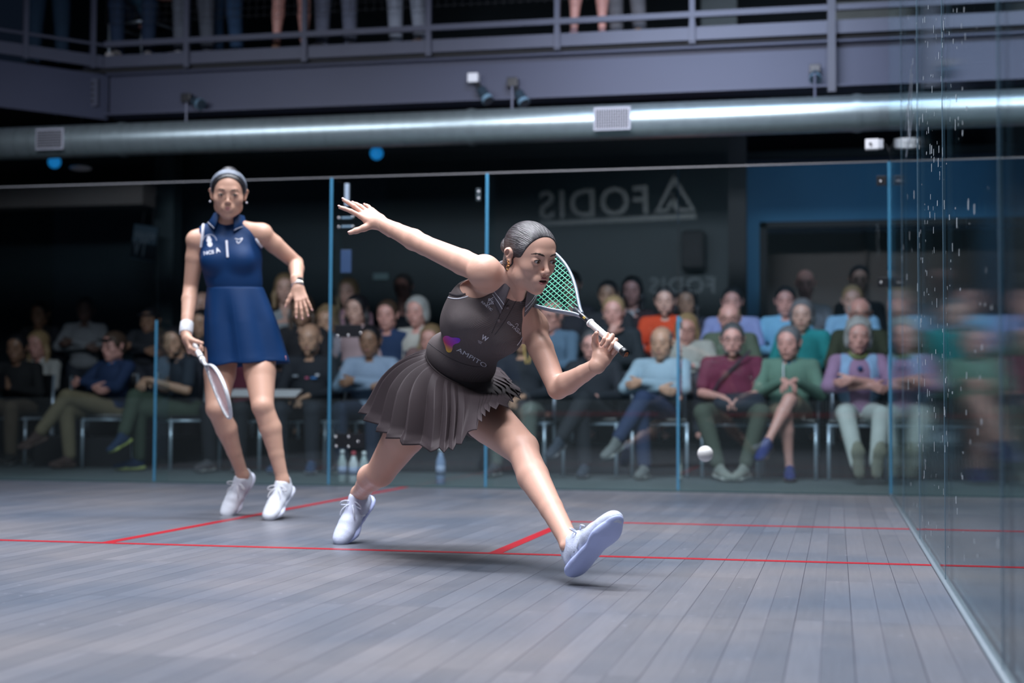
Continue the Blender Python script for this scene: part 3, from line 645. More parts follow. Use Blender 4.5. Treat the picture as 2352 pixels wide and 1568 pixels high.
def hair_sdf(F, style):
    s = SDF(); e = lambda c, r, kk=.01, op='u': s.ell(F(*c), np.array(r)*F.s, F.R, kk, op)
    t = {'slick': .0018, 'short': .0075, 'bob': .012, 'long': .012, 'curly': .015, 'cap': .0, 'ring': .004, 'tied': .006}[style]
    e((0, -.012, .036), (.074+t, .094+t, .080+t)); e((0, .034, .03), (.063+t*.6, .055+t*.6, .062+t*.6), .03)
    e((0, -.045, -.025), (.062+t, .05+t, .05), .02)
    if style == 'long':
        for q in (-1, 1): s.chain([F(q*.066, -.005, .03), F(q*.085, .0, -.06), F(q*.085, .012, -.15)], [.022, .026, .018], .02)
        e((0, -.06, -.08), (.075, .035, .09), .03)
    if style == 'bob' or style == 'curly':
        for q in (-1, 1): e((q*.074, -.015, -.02), (.018+t*.3, .045, .06), .02)
    if style == 'curly':
        r_ = np.random.RandomState(5)
        for _ in range(26):
            a, b = r_.uniform(0, 2*PI), r_.uniform(.0, 1.3); e((.082*math.sin(b)*math.cos(a), -.015+.1*math.sin(b)*math.sin(a), .03+.088*math.cos(b)), (.022,)*3, .006)
    # hairline: carve the face
    if style in ('slick', 'tied'): e((0, .102, -.028), (.094, .083, .112), .006, 's')
    elif style == 'ring': e((0, .03, .09), (.07, .12, .085), .01, 's'); e((0, .115, -.02), (.10, .10, .13), .006, 's')
    else: e((0, .110, -.020), (.099 if style in ('bob', 'curly') else .094, .090, .108), .008, 's')
    if style in ('slick', 'tied', 'short', 'ring'):
        for q in (-1, 1): e((q*.085, .018, -.035), (.030, .036, .040), .006, 's')
        s.plane(F(0, 0, -.072), -F.u, .004)
        e((0, .02, -.075), (.12, .075, .045), .01, 's')
    return s
def hand(s, w, d, n, t, curl=(15, 20, 12), spread=8, sc=1.0, thumb=(40, 10), fcurl=None):
    """w wrist, d towards the fingers, n out of the palm, t towards the thumb side"""
    w = np.array(w, float); d = nrm(d); n = np.array(n, float); n = nrm(n-d*(n@d)); tt = np.cross(d, n); t = tt if tt@np.array(t) > 0 else -tt
    X = lambda a, b, c=0: w+sc*(d*a+t*b+n*c)
    s.cone(w-d*.02*sc, X(.03, 0), .021*sc, .024*sc, .02, (n, .72))
    for b0, b1 in ((.016, .026), (.004, .009), (-.008, -.009), (-.016, -.026)):
        s.cone(X(.02, b0), X(.082-.25*abs(b1)*(b1 < 0), b1), .0150*sc, .0112*sc, .010)
    s.cone(X(.018, .018, .004), X(.05, .024, .006), .016*sc, .013*sc, .012)
    L = [(.026, .086, (.040, .025, .020), .0086), (.009, .089, (.045, .028, .021), .0088), (-.009, .085, (.041, .026, .021), .0084), (-.0255, .078, (.032, .019, .018), .0075)]
    tips = []
    for i, (b, a, ls, r) in enumerate(L):
        ang = math.radians((1.5-i)*spread); dd = nrm(d*math.cos(ang)+t*math.sin(ang)); p = X(a-.006, b, -.001); c = fcurl[i] if fcurl else curl; th = 0
        pts = [X(a-.018, b), p]; rs = [r*sc*1.05, r*sc*1.06]
        for j in range(3):
            th += math.radians(c[j]); p = p+sc*ls[j]*(dd*math.cos(th)+n*math.sin(th)); pts.append(p); rs.append(r*sc*(.98-.09*j))
        s.chain(pts, rs, .0035); tips.append((p, nrm(dd*math.cos(th)+n*math.sin(th)), n))
    a1, a2 = map(math.radians, thumb)
    dd = nrm(d*math.cos(a1)+t*math.sin(a1)+n*.25); p0 = X(.022, .022, .006); p1 = p0+dd*.034*sc
    d2 = nrm(dd+n*math.sin(a2)*1.0-t*math.sin(a2)*.3); p2 = p1+d2*.030*sc; d3 = nrm(d2+n*math.sin(a2)*.8-t*math.sin(a2)*.5); p3 = p2+d3*.024*sc
    s.chain([p0, p1, p2, p3], [.0155*sc, .0125*sc, .0105*sc, .0085*sc], .007)
    tips.append((p3, d3, n)); return tips
def nails(tips, parent, sc=1.0):
    for p, d, n in tips:
        m = MB(); d = nrm(d); q = nrm(n-d*(n@d)); l = np.cross(d, q); R = np.stack([l, d, q], 1); m.ball(p+d*.0035*sc-q*.0058*sc, A(.0048, .0062, .0022)*sc, 10, 6, R)
        m.build('fingernail', mat('nail', (.62, .36, .33), .25, coat=.4, var=.05), parent, True)
def shoe(F, parent, up, so, lace=None, accent=None, sock=None, ankle=None, fine=.003, logo=False):
    """F: origin under the heel, f to the toe, u up"""
    s = SDF(); k = F.s; u = F.u
    s.cone(F(0, .034, .045), F(0, .075, .045), .033*k, .036*k, .02); s.cone(F(0, .030, .082), F(0, .062, .088), .029*k, .032*k, .02)
    s.cone(F(0, .075, .050), F(0, .165, .038), .038*k, .036*k, .03); s.cone(F(0, .15, .036), F(.004, .225, .028), .042*k, .037*k, .02, (u, .72))
    s.cone(F(.004, .21, .028), F(.004, .243, .026), .038*k, .026*k, .02, (u, .8))
    s.cone(F(0, .080, .088), F(0, .115, .068), .026*k, .024*k, .02)
    if ankle is not None: s.cone(F(0, .048, .075), F(0, .050, .125), .0285*k, .030*k, .006, None, 's')
    s.plane(F(0, 0, .004), -u, .002)
    o = s.build('shoe', fine, up, parent)
    b = SDF(); b.cone(F(0, .032, .014), F(-.002, .10, .012), .036*k, .033*k, .02, (u, .42)); b.cone(F(-.002, .10, .012), F(.003, .19, .012), .033*k, .046*k, .02, (u, .38)); b.cone(F(.003, .19, .012), F(.004, .238, .017), .046*k, .032*k, .02, (u, .42))
    b.cone(F(0, .022, .024), F(0, .05, .02), .032*k, .036*k, .02, (u, .5))
    b.build('sole', fine, so, o)
    if lace:
        m = MB()
        for i in range(5):
            y = .102+i*.017; z = .0745-i*.0072
            hh_ = z+.009
            m.tube([F(-.020, y, hh_-.012), F(-.008, y+.004, hh_), F(.008, y+.007, hh_), F(.020, y+.009, hh_-.013)], .0024*k, 6)
            m.tube([F(.020, y, hh_-.012), F(.008, y+.004, hh_+.001), F(-.008, y+.007, hh_+.001), F(-.020, y+.009, hh_-.013)], .0024*k, 6)
        for q in (-1, 1):
            m.tube(list(catmull([F(0, .098, .088), F(q*.020, .104, .104), F(q*.044, .112, .100), F(q*.050, .118, .088), F(q*.028, .112, .086), F(0, .102, .088)], 24, False)), .0028*k, 6)
            m.tube(list(catmull([F(0, .100, .088), F(q*.012, .12, .096), F(q*.028, .142, .088), F(q*.034, .158, .070)], 14, False)), .0028*k, 6)
        m.build('laces', lace, o, True)
    if accent:
        for q in (-1, 1):
            for j in range(3):
                m = MB(); m.tube([F(q*.0395, .060+j*.02, .030), F(q*.0375, .082+j*.021, .050), F(q*.029, .105+j*.018, .072-j*.006)], .0042*k, 6, flat=(F.l, .6)); m.build('side_stripe', accent, o, True)
    if logo:
        m = MB(); pts = [(-.022, .178), (-.014, .178), (-.007, .200), (0, .182), (.007, .200), (.014, .178), (.022, .178), (.010, .216), (.003, .216), (0, .204), (-.003, .216), (-.010, .216)]
        z = lambda x, y: .028+.72*.0405-(abs(x)**2)*11-(max(0, y-.19))*.18
        m.v = [tuple(F(x, y, z(x, y)+.0045)) for x, y in pts]+[tuple(F(0, .196, z(0, .196)+.0048))]
        m.f = [(i, (i+1) % 12, 12) for i in range(12)]; m.build('toe_emblem', logo, o)
    if sock is not None and ankle is not None:
        q = SDF(); q.cone(F(0, .046, .06), ankle, .031*k, .031*k, .01); q.build('sock', fine, sock, parent)
    return o
def body_limbs(s, J, k=1.0, arms=True, legs=True, fem=True, thick=1.0):
    if arms:
        for q in 'LR':
            a, b, c = J['sh'+q], J['el'+q], J['wr'+q]
            m = a+(b-a)*.35; t_ = k*thick; s.cone(a, m, .045*t_, .0445*t_, .006); s.cone(m, b, .0445*t_, .0355*t_, .008)
            m = b+(c-b)*.25; s.cone(b, m, .0355*t_, .0385*t_, .008); s.cone(m, b+(c-b)*.65, .0385*t_, .030*t_, .008); s.cone(b+(c-b)*.65, c, .030*t_, .0250*t_, .006)
    if legs:
        for q in 'LR':
            h, kn, an = J['hip'+q], J['kn'+q], J['an'+q]; m = h+(kn-h)*.45
            s.cone(h, m, .088*k*thick, .077*k*thick, .02); s.cone(m, kn, .077*k*thick, .054*k*thick, .01)
            d = nrm(an-kn); back = J.get('calf'+q); m = kn+(an-kn)*.30
            if back is None: back = A(0, 0, 0)
            s.cone(kn, m+back*.012, .051*k, .053*k*thick, .012); s.cone(m+back*.012, kn+(an-kn)*.64+back*.004, .053*k*thick, .038*k, .010); s.cone(kn+(an-kn)*.64+back*.004, an, .038*k, .0300*k, .008)
            if q+'toe' in J: s.cone(an, J[q+'toe'], .033*k, .03*k, .02)
def cloth_mat(name, c, rough=.85, bump=.25, bscale=70, var=.10, **kw): return mat('cloth_'+name, c, rough, bump=bump, bscale=bscale, var=var, vscale=8, **kw)
def pixel_ray(px, py):
    d = CF + CR*(px-1176)/FPX - CU*(py-784)/FPX; return Vector(CAMPOS), Vector(d).normalized()
def bvh_of(o):
    me = o.data; return BVHTree.FromPolygons([v.co for v in me.vertices], [tuple(p.vertices) for p in me.polygons])
def decal(name, V, F, org, right, hgt, bvh, material, parent, off=.0015, sub=0):
    """lay a flat print (x right, y up, height 1) on a garment"""
    bm = bmesh.new(); vs = [bm.verts.new((v[0], v[1], 0)) for v in V]
    for f in F:
        try: bm.faces.new([vs[i] for i in f])
        except ValueError: pass
    bmesh.ops.triangulate(bm, faces=list(bm.faces))
    for _ in range(sub): bmesh.ops.subdivide_edges(bm, edges=[e for e in bm.edges if e.calc_length() > .18], cuts=1, use_grid_fill=False); bmesh.ops.triangulate(bm, faces=[f for f in bm.faces if len(f.verts) > 3])
    right = np.array(right, float); L_ = np.linalg.norm(right); r_ = right/L_; up = A(r_[1], -r_[0])
    P = []; 
    for v in bm.verts:
        q = np.array(org)+r_*v.co.x*hgt+up*v.co.y*hgt; o, d = pixel_ray(*q); h = bvh.ray_cast(o, d)
        P.append(None if h[0] is None else h[0]-d*off)
    good = [p for p in P if p is not None]
    if not good: bm.free(); return None
    bm.verts.index_update(); FF = [tuple(v.index for v in f.verts) for f in bm.faces if all(P[v.index] is not None for v in f.verts)]
    PP = [tuple(p) if p is not None else tuple(good[0]) for p in P]; bm.free()
    return obj(name, PP, FF, material, parent)
def decal_line(name, pts, r, bvh, material, parent, n=40, closed=False, off=0.0):
    P = catmull([(p[0], p[1], 0) for p in pts], n, closed); out = []
    for p in P:
        o, d = pixel_ray(p[0], p[1]); h = bvh.ray_cast(o, d)
        if h[0] is not None: out.append(np.array(h[0])-np.array(d)*off)
    if len(out) < 4: print('decal missed', name, pts[0]); return None
    return MB().tube(out, r, 8, closed).build(name, material, parent, True)
def skirt(name, waist, hem, material, parent, npleat=34, amp=.016, bulge=.03, N=760, Mr=44, seed=1, power=.6, fold=0.0, hemw=.0, sharp=True, axis=(0, 0, 1)):
    Wp = catmull(waist, N); Hp = catmull(hem, N); c = Wp.mean(0); ch = Hp.mean(0); ax = nrm(ch-c); r = np.random.RandomState(seed)
    th = np.arange(N)/N; wob = sum(r.uniform(.2, 1)*np.sin(2*PI*(k*th+r.rand())) for k in (2, 3, 5, 7))*.010; ph = (th+wob)*npleat
    tri = 2*np.abs(ph % 1-.5)*2-1
    if not sharp: tri = np.sin(2*PI*ph)
    am = amp*(.55+.45*np.interp(th*16 % 16, range(17), list(r.rand(16))*1+[.5]))
    big = sum(r.uniform(.3, 1)*np.sin(2*PI*(k*th+r.rand())) for k in (4, 6, 9))
    V = np.zeros((Mr, N, 3))
    for j in range(Mr):
        v = j/(Mr-1); P = Wp*(1-v)+Hp*v; cc = c*(1-v)+ch*v; o = P-cc; o -= np.outer(o@ax, ax); o /= np.linalg.norm(o, axis=1)[:, None]
        V[j] = P+o*(bulge*math.sin(PI*min(1, v*1.15)**.7)*.9+am*tri*min(1, v*2.2)**power*(1 if v < .97 else .8)+fold*big*v*(1-.3*v))[:, None]+ax*(am*.35*tri*v)[:, None]
    V = V.reshape(-1, 3); i = np.arange(N); F = np.concatenate([np.stack([j*N+i, j*N+(i+1) % N, (j+1)*N+(i+1) % N, (j+1)*N+i], 1) for j in range(Mr-1)])
    o = obj(name, V, F, material, parent, not sharp)
    if sharp: o.data.polygons.foreach_set('use_smooth', [True]*len(o.data.polygons))
    m = o.modifiers.new('s', 'SOLIDIFY'); m.thickness = .0016; m.offset = 0
    return o, V[-N:]
def collar(name, F, r0, r1, h0, h1, a0, material, parent, stripes=None, droop=.03, scale=(1, 1)):
    """F: neck frame; a folded polo collar open at the front by angle a0"""
    V = []; Fc = []; n = 64; rows = [(r0*.96, h0-.012), (r0, h0+.004), (r0+.004, h0+.012), (r0+.010, h0+.010), ((r0+r1)/2+.004, (h0+h1)/2), (r1, h1)]
    for i in range(n+1):
        t = i/n; a = a0+(2*PI-2*a0)*t; fr = abs(2*t-1)**6; 
        for j, (r, h) in enumerate(rows):
            dr = droop*fr*max(0, (j-3)/2); rr = r+dr*.25; V.append(F(rr*math.sin(a)*scale[0], rr*math.cos(a)*scale[1], h-dr))
    m = len(rows)
    for i in range(n):
        for j in range(m-1): Fc.append((i*m+j, (i+1)*m+j, (i+1)*m+j+1, i*m+j+1))
    o = obj(name, V, Fc, material, parent, True); sm = o.modifiers.new('s', 'SOLIDIFY'); sm.thickness = .003; sm.offset = 0
    if stripes:
        for q in stripes[1]:
            L_ = [np.array(V[i*m+m-2])*(1-q)+np.array(V[i*m+m-1])*q for i in range(n+1)]; cc = F.c
            L_ = [p+nrm(p-cc-F.u*((p-cc)@F.u))*.0022 for p in L_]
            MB().tube(L_, .0013, 6).build('collar_stripe', stripes[0], o, True)
    return o
def racket(butt, tip, nrm_, frame, strings, grip, label, accent=None, butt_m=None, w=1.0, sw=.0011):
    butt = np.array(butt); tip = np.array(tip); y = nrm(tip-butt); z = nrm(np.array(nrm_)-y*(np.array(nrm_)@y)); x = np.cross(y, z); k = np.linalg.norm(tip-butt)/.685
    X = lambda a, b, c=0: butt+k*(x*a*w+y*b+z*c)-np.array(butt)
    e = empty('squash_racket', butt); tag(e, label, 'racket')
    out = [(0, .685), (.05, .674), (.083, .645), (.102, .60), (.107, .55), (.101, .49), (.085, .43), (.060, .37), (.036, .325), (.014, .282), (.006, .258)]
    loop = [X(a, b) for a, b in out[::-1]]+[X(-a, b) for a, b in out[1:]]
    L_ = catmull(loop, 90, False); MB().tube(list(L_), .0062*k, 10, flat=(z, 1.5)).build('frame', frame, e, True)
    MB().tube([X(0, .19), X(0, .25), X(0, .295)], [.0085, .0085, .010], 10, flat=(z, 1.1)).build('shaft', accent or frame, e, True)
    def hw_(b):
        bs = [q[1] for q in out][::-1]; as_ = [q[0] for q in out][::-1]; return np.interp(b, bs, as_)
    st = MB()
    for i in range(-6, 7):
        a = i*.0155; bs = [b for b in np.linspace(.29, .684, 200) if hw_(b) > abs(a)+.001]
        st.tube([X(a, bs[0], .0008*(-1)**i), X(a, bs[-1], .0008*(-1)**i)], sw, 4)
    for j in range(21):
        b = .325+j*.0165
        h = hw_(b)
        if h > .02: st.tube([X(-h, b, .0), X(h, b, .0)], sw, 4)
    st.build('strings', strings, e)
    g = MB(); n = 26
    rr = [.0135*(1+.05*(i % 2)) for i in range(n)]
    g.tube([X(0, .012+.19*i/(n-1)) for i in range(n)], [q*k for q in rr], 12, flat=(x, .88)); g.build('grip', grip, e, True)
    bc = MB().tube([X(0, -.004), X(0, 0), X(0, .012), X(0, .02)], [.0150*k, .0172*k, .0172*k, .0150*k], 14, flat=(x, .88)).build('butt_cap', butt_m or grip, e, True)
    MB().tube([X(0, .198), X(0, .206)], .0148*k, 12).build('grip_collar', grip, e, True)
    return e, bc, X
# ------------------------------------------------------------------ the lunging player
T = -CF
def rib_mat(name, c):
    m = cloth_mat(name, c, .8, bump=.15, bscale=300, var=.06, spec=.2); nt = m.node_tree
    tc = [n for n in nt.nodes if n.type == 'TEX_COORD'][0]; mp = nt.nodes.new('ShaderNodeMapping'); mp.inputs['Rotation'].default_value = (0.5, 0.62, 0); nt.links.new(tc.outputs['Object'], mp.inputs[0])
    w = nt.nodes.new('ShaderNodeTexWave'); w.bands_direction = 'Z'; w.inputs['Scale'].default_value = 95; w.inputs['Distortion'].default_value = .3; nt.links.new(mp.outputs[0], w.inputs['Vector'])
    bp = nt.nodes.new('ShaderNodeBump'); bp.inputs['Strength'].default_value = .35; bp.inputs['Distance'].default_value = .002; nt.links.new(w.outputs['Fac'], bp.inputs['Height'])
    nt.links.new(bp.outputs[0], nt.nodes['Principled BSDF'].inputs['Normal']); return m
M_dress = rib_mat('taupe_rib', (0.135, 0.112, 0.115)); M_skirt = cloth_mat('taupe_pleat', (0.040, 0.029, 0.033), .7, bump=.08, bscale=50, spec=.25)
M_dark = cloth_mat('dark_trim', (0.045, 0.036, 0.042), .7, bump=.1); M_pipe = mat('white_piping', (.72, .72, .80), .6, var=.05)
M_print1 = mat('white_print', (.72, .72, .80), .55, var=.04)
SK1 = skin('p1', (0.66, 0.385, 0.30)); SK2 = skin('p2', (0.63, 0.37, 0.275))
M_shoe = mat('pale_mesh_upper', (0.56, 0.60, 0.76), .6, bump=.5, bscale=420, var=.12, vscale=40); M_sole = mat('pale_rubber', (0.46, 0.52, 0.82), .5, bump=.2, bscale=60, var=.06)
M_lace = mat('lace_white', (.62, .66, .78), .8, bump=.4, bscale=900, var=.05)

J = dict(shR=Pw(1112, 624, 5.10), elR=Pw(975, 563, 5.28), wrR=Pw(876, 513, 5.42), shL=Pw(1222, 752, 5.25), elL=Pw(1281, 893, 5.12),
         hipR=Pw(978, 925, 5.48), hipL=Pw(1078, 925, 5.42), knL=Pw(1198, 1030, 5.06), knR=Pw(872, 1086, 5.72))
pel = Pw(1028, 905, 5.45); wai = Pw(1064, 826, 5.37); rib_ = Pw(1104, 757, 5.27); che = Pw(1135, 707, 5.22); nek = Pw(1172, 668, 5.18)
hf = nrm(math.cos(.24)*(math.sin(.62)*CR+math.cos(.62)*T)-math.sin(.24)*CU)
HF = Fr(Pw(1216, 590, 5.04), hf, CU+.17*CR+.25*T); HF.s = 1.03
CFm = Fr(che, np.cross(J['shL']-J['shR'], nek-rib_), nek-rib_)     # chest frame
WFm = Fr(wai, np.cross(J['hipL']-J['hipR']+.3*(J['shL']-J['shR']), rib_-pel), rib_-pel)
PFm = Fr(pel, np.cross(J['hipL']-J['hipR'], rib_-pel), wai-pel)
# racket in the left hand
but = Pw(1437, 812, 4.93)
def tipfind(px, py, L_=.685):
    lo, hi = 4.9, 6.2
    for _ in range(50):
        m = (lo+hi)/2
        if np.linalg.norm(Pw(px, py, m)-but) > L_: hi = m
        else: lo = m
    return Pw(px, py, lo)
rt = tipfind(1180, 588); rax = nrm(rt-but)
Lt = 0
M_rf = mat('silver_frame', (.34, .40, .50), .3, metal=.3, coat=.6, var=.1); M_str = mat('green_strings', (0.004, 0.33, 0.19), .4, var=.1); M_grip = mat('white_grip', (.72, .71, .72), .7, bump=.3, bscale=200, var=.05)
rk, bc, RX = racket(but, rt, .62*T+.62*CU-.40*CR, M_rf, M_str, M_grip, 'squash racket with green strings and white grip held by the lunging player', mat('shaft_dark', (.03, .03, .04), .3, coat=.5, var=.1), M_blackgl, sw=.0019)
# butt emblem and shaft lettering
bf = -rax; e1 = nrm(np.cross(bf, CU)); e2 = np.cross(e1, bf)
def disc_text(txt, c, ex, ey, size, m_, parent, nm='lettering'):
    V, F = text_mesh(txt, size, 0, 0, 'CENTER'); V[:, 1] -= (V[:, 1].max()+V[:, 1].min())/2
    return MB().add([c+ex*v[0]+ey*v[1] for v in V], F).build(nm, m_, parent)
M_or = mat('orange_print', (.75, .22, .05), .5, var=.05)
disc_text('U', -rax*.0045, -e1, -e2, .024, M_or, bc, 'butt_emblem'); disc_text('I', -rax*.0046, -e1, -e2, .022, M_or, bc, 'butt_emblem')
sn = nrm(T-rax*(T@rax)); sx = np.cross(sn, rax)
disc_text('IIII', rax*.232+sn*.0095, rax, -sx if (np.cross(rax, -sx)@sn) > 0 else sx, .013, mat('yellow_print', (.75, .5, .05), .5, var=.05), rk)
dL = nrm(.55*CR+.80*CU+.25*CF-.0*T); nL = nrm(T+.15*CU-.1*CR); nL = nrm(nL-dL*(nL@dL))
Hc = but+rax*.078; wrL = Hc-nL*.028-dL*.076
J['wrL'] = wrL-dL*.012
# shoes
fs = nrm(.50*CR+.72*CU-.45*CF); SFL = Fr(Pz(1318, 1336, 0.010)+A(0, 0, .012), fs, -.34*CR+.62*CU+.68*CF); 
fr = nrm(-.40*CR-.60*CU-.62*CF); toe = Pz(786, 1248, 0.0)
SFR = Fr(toe-fr*.236+A(0, 0, .004), fr, .62*T+.62*CU-.22*CR); SFR.s = 1.0
J['anL'] = SFL(0, .048, .095); J['anR'] = SFR(0, .048, .095)
J['calfL'] = nrm(-CR*.6+CF*.6-CU*.2); J['calfR'] = nrm(CF*.3-CR*.8+CU*.5)
B = SDF()
def torso1(s, g=0.0):
    s.ell(CFm(0, -.005, -.02), (.153+g, .098+g, .125+g), CFm.R, .04)
    s.ell(rib_-CFm.l*.006, (.141+g, .092+g, .115+g), CFm.R, .05)
    s.ell(wai-WFm.l*.008, (.127+g, .086+g, .095+g), WFm.R, .05)
    for q in (-1, 1): s.ell(CFm(q*.067, .068, -.055), (.058+g, .050+g, .056+g), CFm.R, .035)
    return s
torso1(B); B.ell(pel, (.160, .105, .105), PFm.R, .05)
B.cone(J['shR']+CFm.u*.0, nek-CFm.f*.015, .050, .045, .03); B.cone(J['shL'], nek-CFm.f*.015, .050, .045, .03)
B.ell(J['shR'], (.056,)*3, None, .03); B.ell(J['shL'], (.056,)*3, None, .03)
B.cone(nek-CFm.f*.012, HF(0, -.025, -.055), .052, .049, .03)
body_limbs(B, J, 1.0)
B.ell(J['knL']+nrm(T*.6+CR*.5+CU*.2)*.024, (.032,)*3, None, .03); B.cone(J['knL']+T*.03+CR*.01, J['anL']+T*.006, .014, .012, .03)
B.cone(J['hipL'], J['knL'], .096, .058, .01)
B.cone(J['anL'], SFL(0, .09, .06), .031, .03, .02); B.cone(J['anR'], SFR(0, .09, .06), .031, .03, .02)
B.ell(J['knR']+T*.02+CR*.012, (.034,)*3, None, .03)
for q in (-1, 1):
    B.ell(SFL(q*.030, .045, .088), (.011,)*3, None, .012); B.ell(SFR(q*.030, .045, .088), (.011,)*3, None, .012)
H1 = SDF(); H1.cone(nek-CFm.f*.012, HF(0, -.025, -.055), .052, .049, .0); head_sdf(H1, HF, mouth='open', jaw=.97)
H1.cone(HF(-.045, .03, -.06), CFm(.03, .06, .115), .012, .011, .03)
HR = SDF(); dR = nrm(-.73*CR+.50*CU+.40*CF); nR = nrm(.75*CF-.1*CU-.55*CR)
tR = hand(HR, J['wrR']+dR*.0, dR, nR, -CU, (-4, 10, 6), 13, 1.0, (62, -4), fcurl=[(-12, 8, 5), (-14, 8, 5), (4, 12, 6), (12, 14, 8)])
HR.cone(J['wrR']-dR*.05, J['wrR']+dR*.01, .0275, .0235, .02)
HL = SDF(); tL = hand(HL, wrL, dL, nL, -CR, (74, 82, 50), 2, .95, (48, 50))
HL.cone(J['wrL'], wrL+dL*.01, .0265, .024, .02)
p1 = build_many('person', [(B, .0045), (H1, .0016), (HR, .002), (HL, .002)], SK1, None, 2)
tag(p1, 'person in a taupe pleated tennis-style dress lunging low towards the ball with a racket', 'person')
close_pinholes(p1); nails(tR, p1); nails(tL, p1)
face_parts(HF, p1, (.42, .15, .15), (.045, .028, .022), (.05, .022, .012), gaze=(.22, -.30), mouth='open', browlift=.001, kw=(('mouth', 'open'), ('jaw', .97)), thin=.85)
M_inm = mat('mouth_inside', (.05, .008, .008), .5, var=.1)
MB().ball(HF(.002, .083, -.0635), A(.020, .010, .009), 12, 8, HF.R).build('mouth', M_inm, p1, True)
MB().ball(HF(.002, .0860, -.0592), A(.012, .006, .0026), 12, 6, HF.R).build('teeth', mat('teeth', (.55, .5, .46), .3, var=.05), p1, True)
h1 = hair_sdf(HF, 'slick'); h1.ell(HF(0, -.118, .015), (.034, .030, .034), HF.R, .012)
hair_mat('ashbrown', (.070, .058, .062), .32); hr = h1.build('hair', .002, strand_mat('ashbrown', (.034, .028, .034), HF), p1, 2)
wi = MB(); r_ = np.random.RandomState(2)
for i in range(26):
    a = r_.uniform(-.09, -.03); p0 = HF(r_.uniform(-.05, .02), -.07-r_.rand()*.03, a); d0 = nrm(-HF.f*.8-HF.u*r_.uniform(-.2, 1)-HF.l*r_.uniform(0, .8)); L_ = r_.uniform(.03, .08)
    wi.tube([p0, p0+d0*L_*.5-A(0, 0, .003), p0+d0*L_-A(0, 0, .014)], [.0006, .0005, .0002], 4)
wi.build('loose_hair', MATS['hair_ashbrown'], hr)
for (dx_, dz_, r) in ((0, -.033, .0085), (.002, -.022, .0058), (-.004, -.012, .0040)):
    c = HF(-.0825, .002+dx_, dz_-.004); MB().tube([c+r*(HF.f*math.cos(t)+HF.u*math.sin(t)*.95-HF.l*.2*math.cos(t)) for t in np.linspace(0, 2*PI, 22)[:-1]], .0018, 8, True).build('earring', mat('gold', (.85, .45, .18), .2, metal=1, var=.05), p1, True)
# dress: bodice
D = torso1(SDF(), .006); D.ell(pel, (.150, .094, .09), PFm.R, .05)
D.cone(CFm(-.105, -.01, .085), nek-CFm.f*.014, .058, .055, .03); D.cone(CFm(.078, -.012, .074), nek-CFm.f*.014, .046, .053, .03)
D.ell(Pw(1078, 608, 5.12), (.108, .24, .094), CFm.R, .006, 's'); D.ell(Pw(1272, 748, 5.24), (.085, .15, .10), CFm.R, .006, 's')
D.cone(nek-CFm.f*.03, HF(0, -.02, -.06), .0525, .056, .004, None, 's')
D.plane(wai-WFm.u*.085, -WFm.u, .004)
dress = D.build('dress', .0035, M_dress, p1, 2)
bv = bvh_of(dress)
def px(x, y): return (740+x/3.016, 400+y/3.016)
decal_line('armhole_trim', [px(872, 800), px(885, 825), px(950, 838), px(1040, 812), px(1130, 745), px(1190, 690), px(1218, 640)], .0045, bv, M_dark, dress, 60)
decal_line('piping', [px(853, 822), px(866, 850), px(930, 862), px(1000, 848), px(1090, 808), px(1170, 745), px(1225, 680)], .0019, bv, M_pipe, dress, 60)
decal_line('piping', [px(1425, 930), px(1420, 1000), px(1405, 1080), px(1375, 1150), px(1350, 1185)], .0019, bv, M_pipe, dress, 50)
decal_line('waist_seam', [px(690, 1130), px(800, 1215), px(920, 1290), px(1050, 1330), px(1150, 1330)], .0012, bv, M_dark, dress, 50)
# placket, buttons
decal_line('placket', [px(1302, 850), px(1255, 930), px(1215, 1010), px(1175, 1100)], .0012, bv, M_dark, dress, 30); decal_line('placket', [px(1350, 860), px(1315, 930), px(1262, 1020), px(1195, 1112)], .0012, bv, M_dark, dress, 30)
for x, y in ((1284, 922), (1223, 1013), (1376, 880)):
    o_, d_ = pixel_ray(*px(x, y)); h_ = bv.ray_cast(o_, d_)
    if h_[0]: 
        n_ = np.array(h_[1]); n_ = n_ if n_@np.array(d_) < 0 else -n_; c = np.array(h_[0])+n_*.001
        MB().tube([c, c+n_*.0022], .0058, 14).build('button', mat('button', (.16, .13, .14), .4, var=.1), dress, True)
def dtext(txt, p, q, hgt, name='lettering', m_=None, sp=1.0, bold=.0):
    V, F = text_mesh(txt, 1.0, 0, bold, space=sp); V[:, 0] -= V[:, 0].min(); cap = V[:, 1].max(); V /= cap
    a, b = np.array(px(*p)), np.array(px(*q)); L_ = np.linalg.norm(b-a); V[:, 0] *= (L_/hgt)/V[:, 0].max()
    return decal(name, V, F, a, b-a, hgt, bv, m_ or M_print1, dress)
dtext('AMPITO', (928, 1222), (1130, 1342), 9.5)
dtext('KINETIC', (1100, 888), (1172, 948), 5.2, bold=.01); dtext('OPTASIA', (1280, 1028), (1372, 1115), 5.6, bold=.012)
dtext('W', (1098, 1138), (1140, 1160), 11, bold=.03)
for k in range(3): decal_line('fine_print', [px(1078+k*2, 1150+k*8), px(1095, 1157+k*7), px(1110-k*5, 1163+k*6)], .0006, bv, M_print1, dress, 8)
for a, b in (((1148, 880), (1190, 852)), ((1150, 862), (1188, 900)), ((1158, 905), (1190, 880))):
    decal_line('figure_emblem', [px(*a), px((a[0]+b[0])/2+4, (a[1]+b[1])/2-6), px(*b)], .0011, bv, M_print1, dress, 12)
for cx_, cy_ in ((1160, 868), (1176, 890), (1152, 895), (1184, 862)):
    decal_line('figure_emblem', [px(cx_+8*math.cos(t), cy_+9*math.sin(t)) for t in np.linspace(0, 2*PI, 10)[:-1]], .0009, bv, M_print1, dress, 20, True)
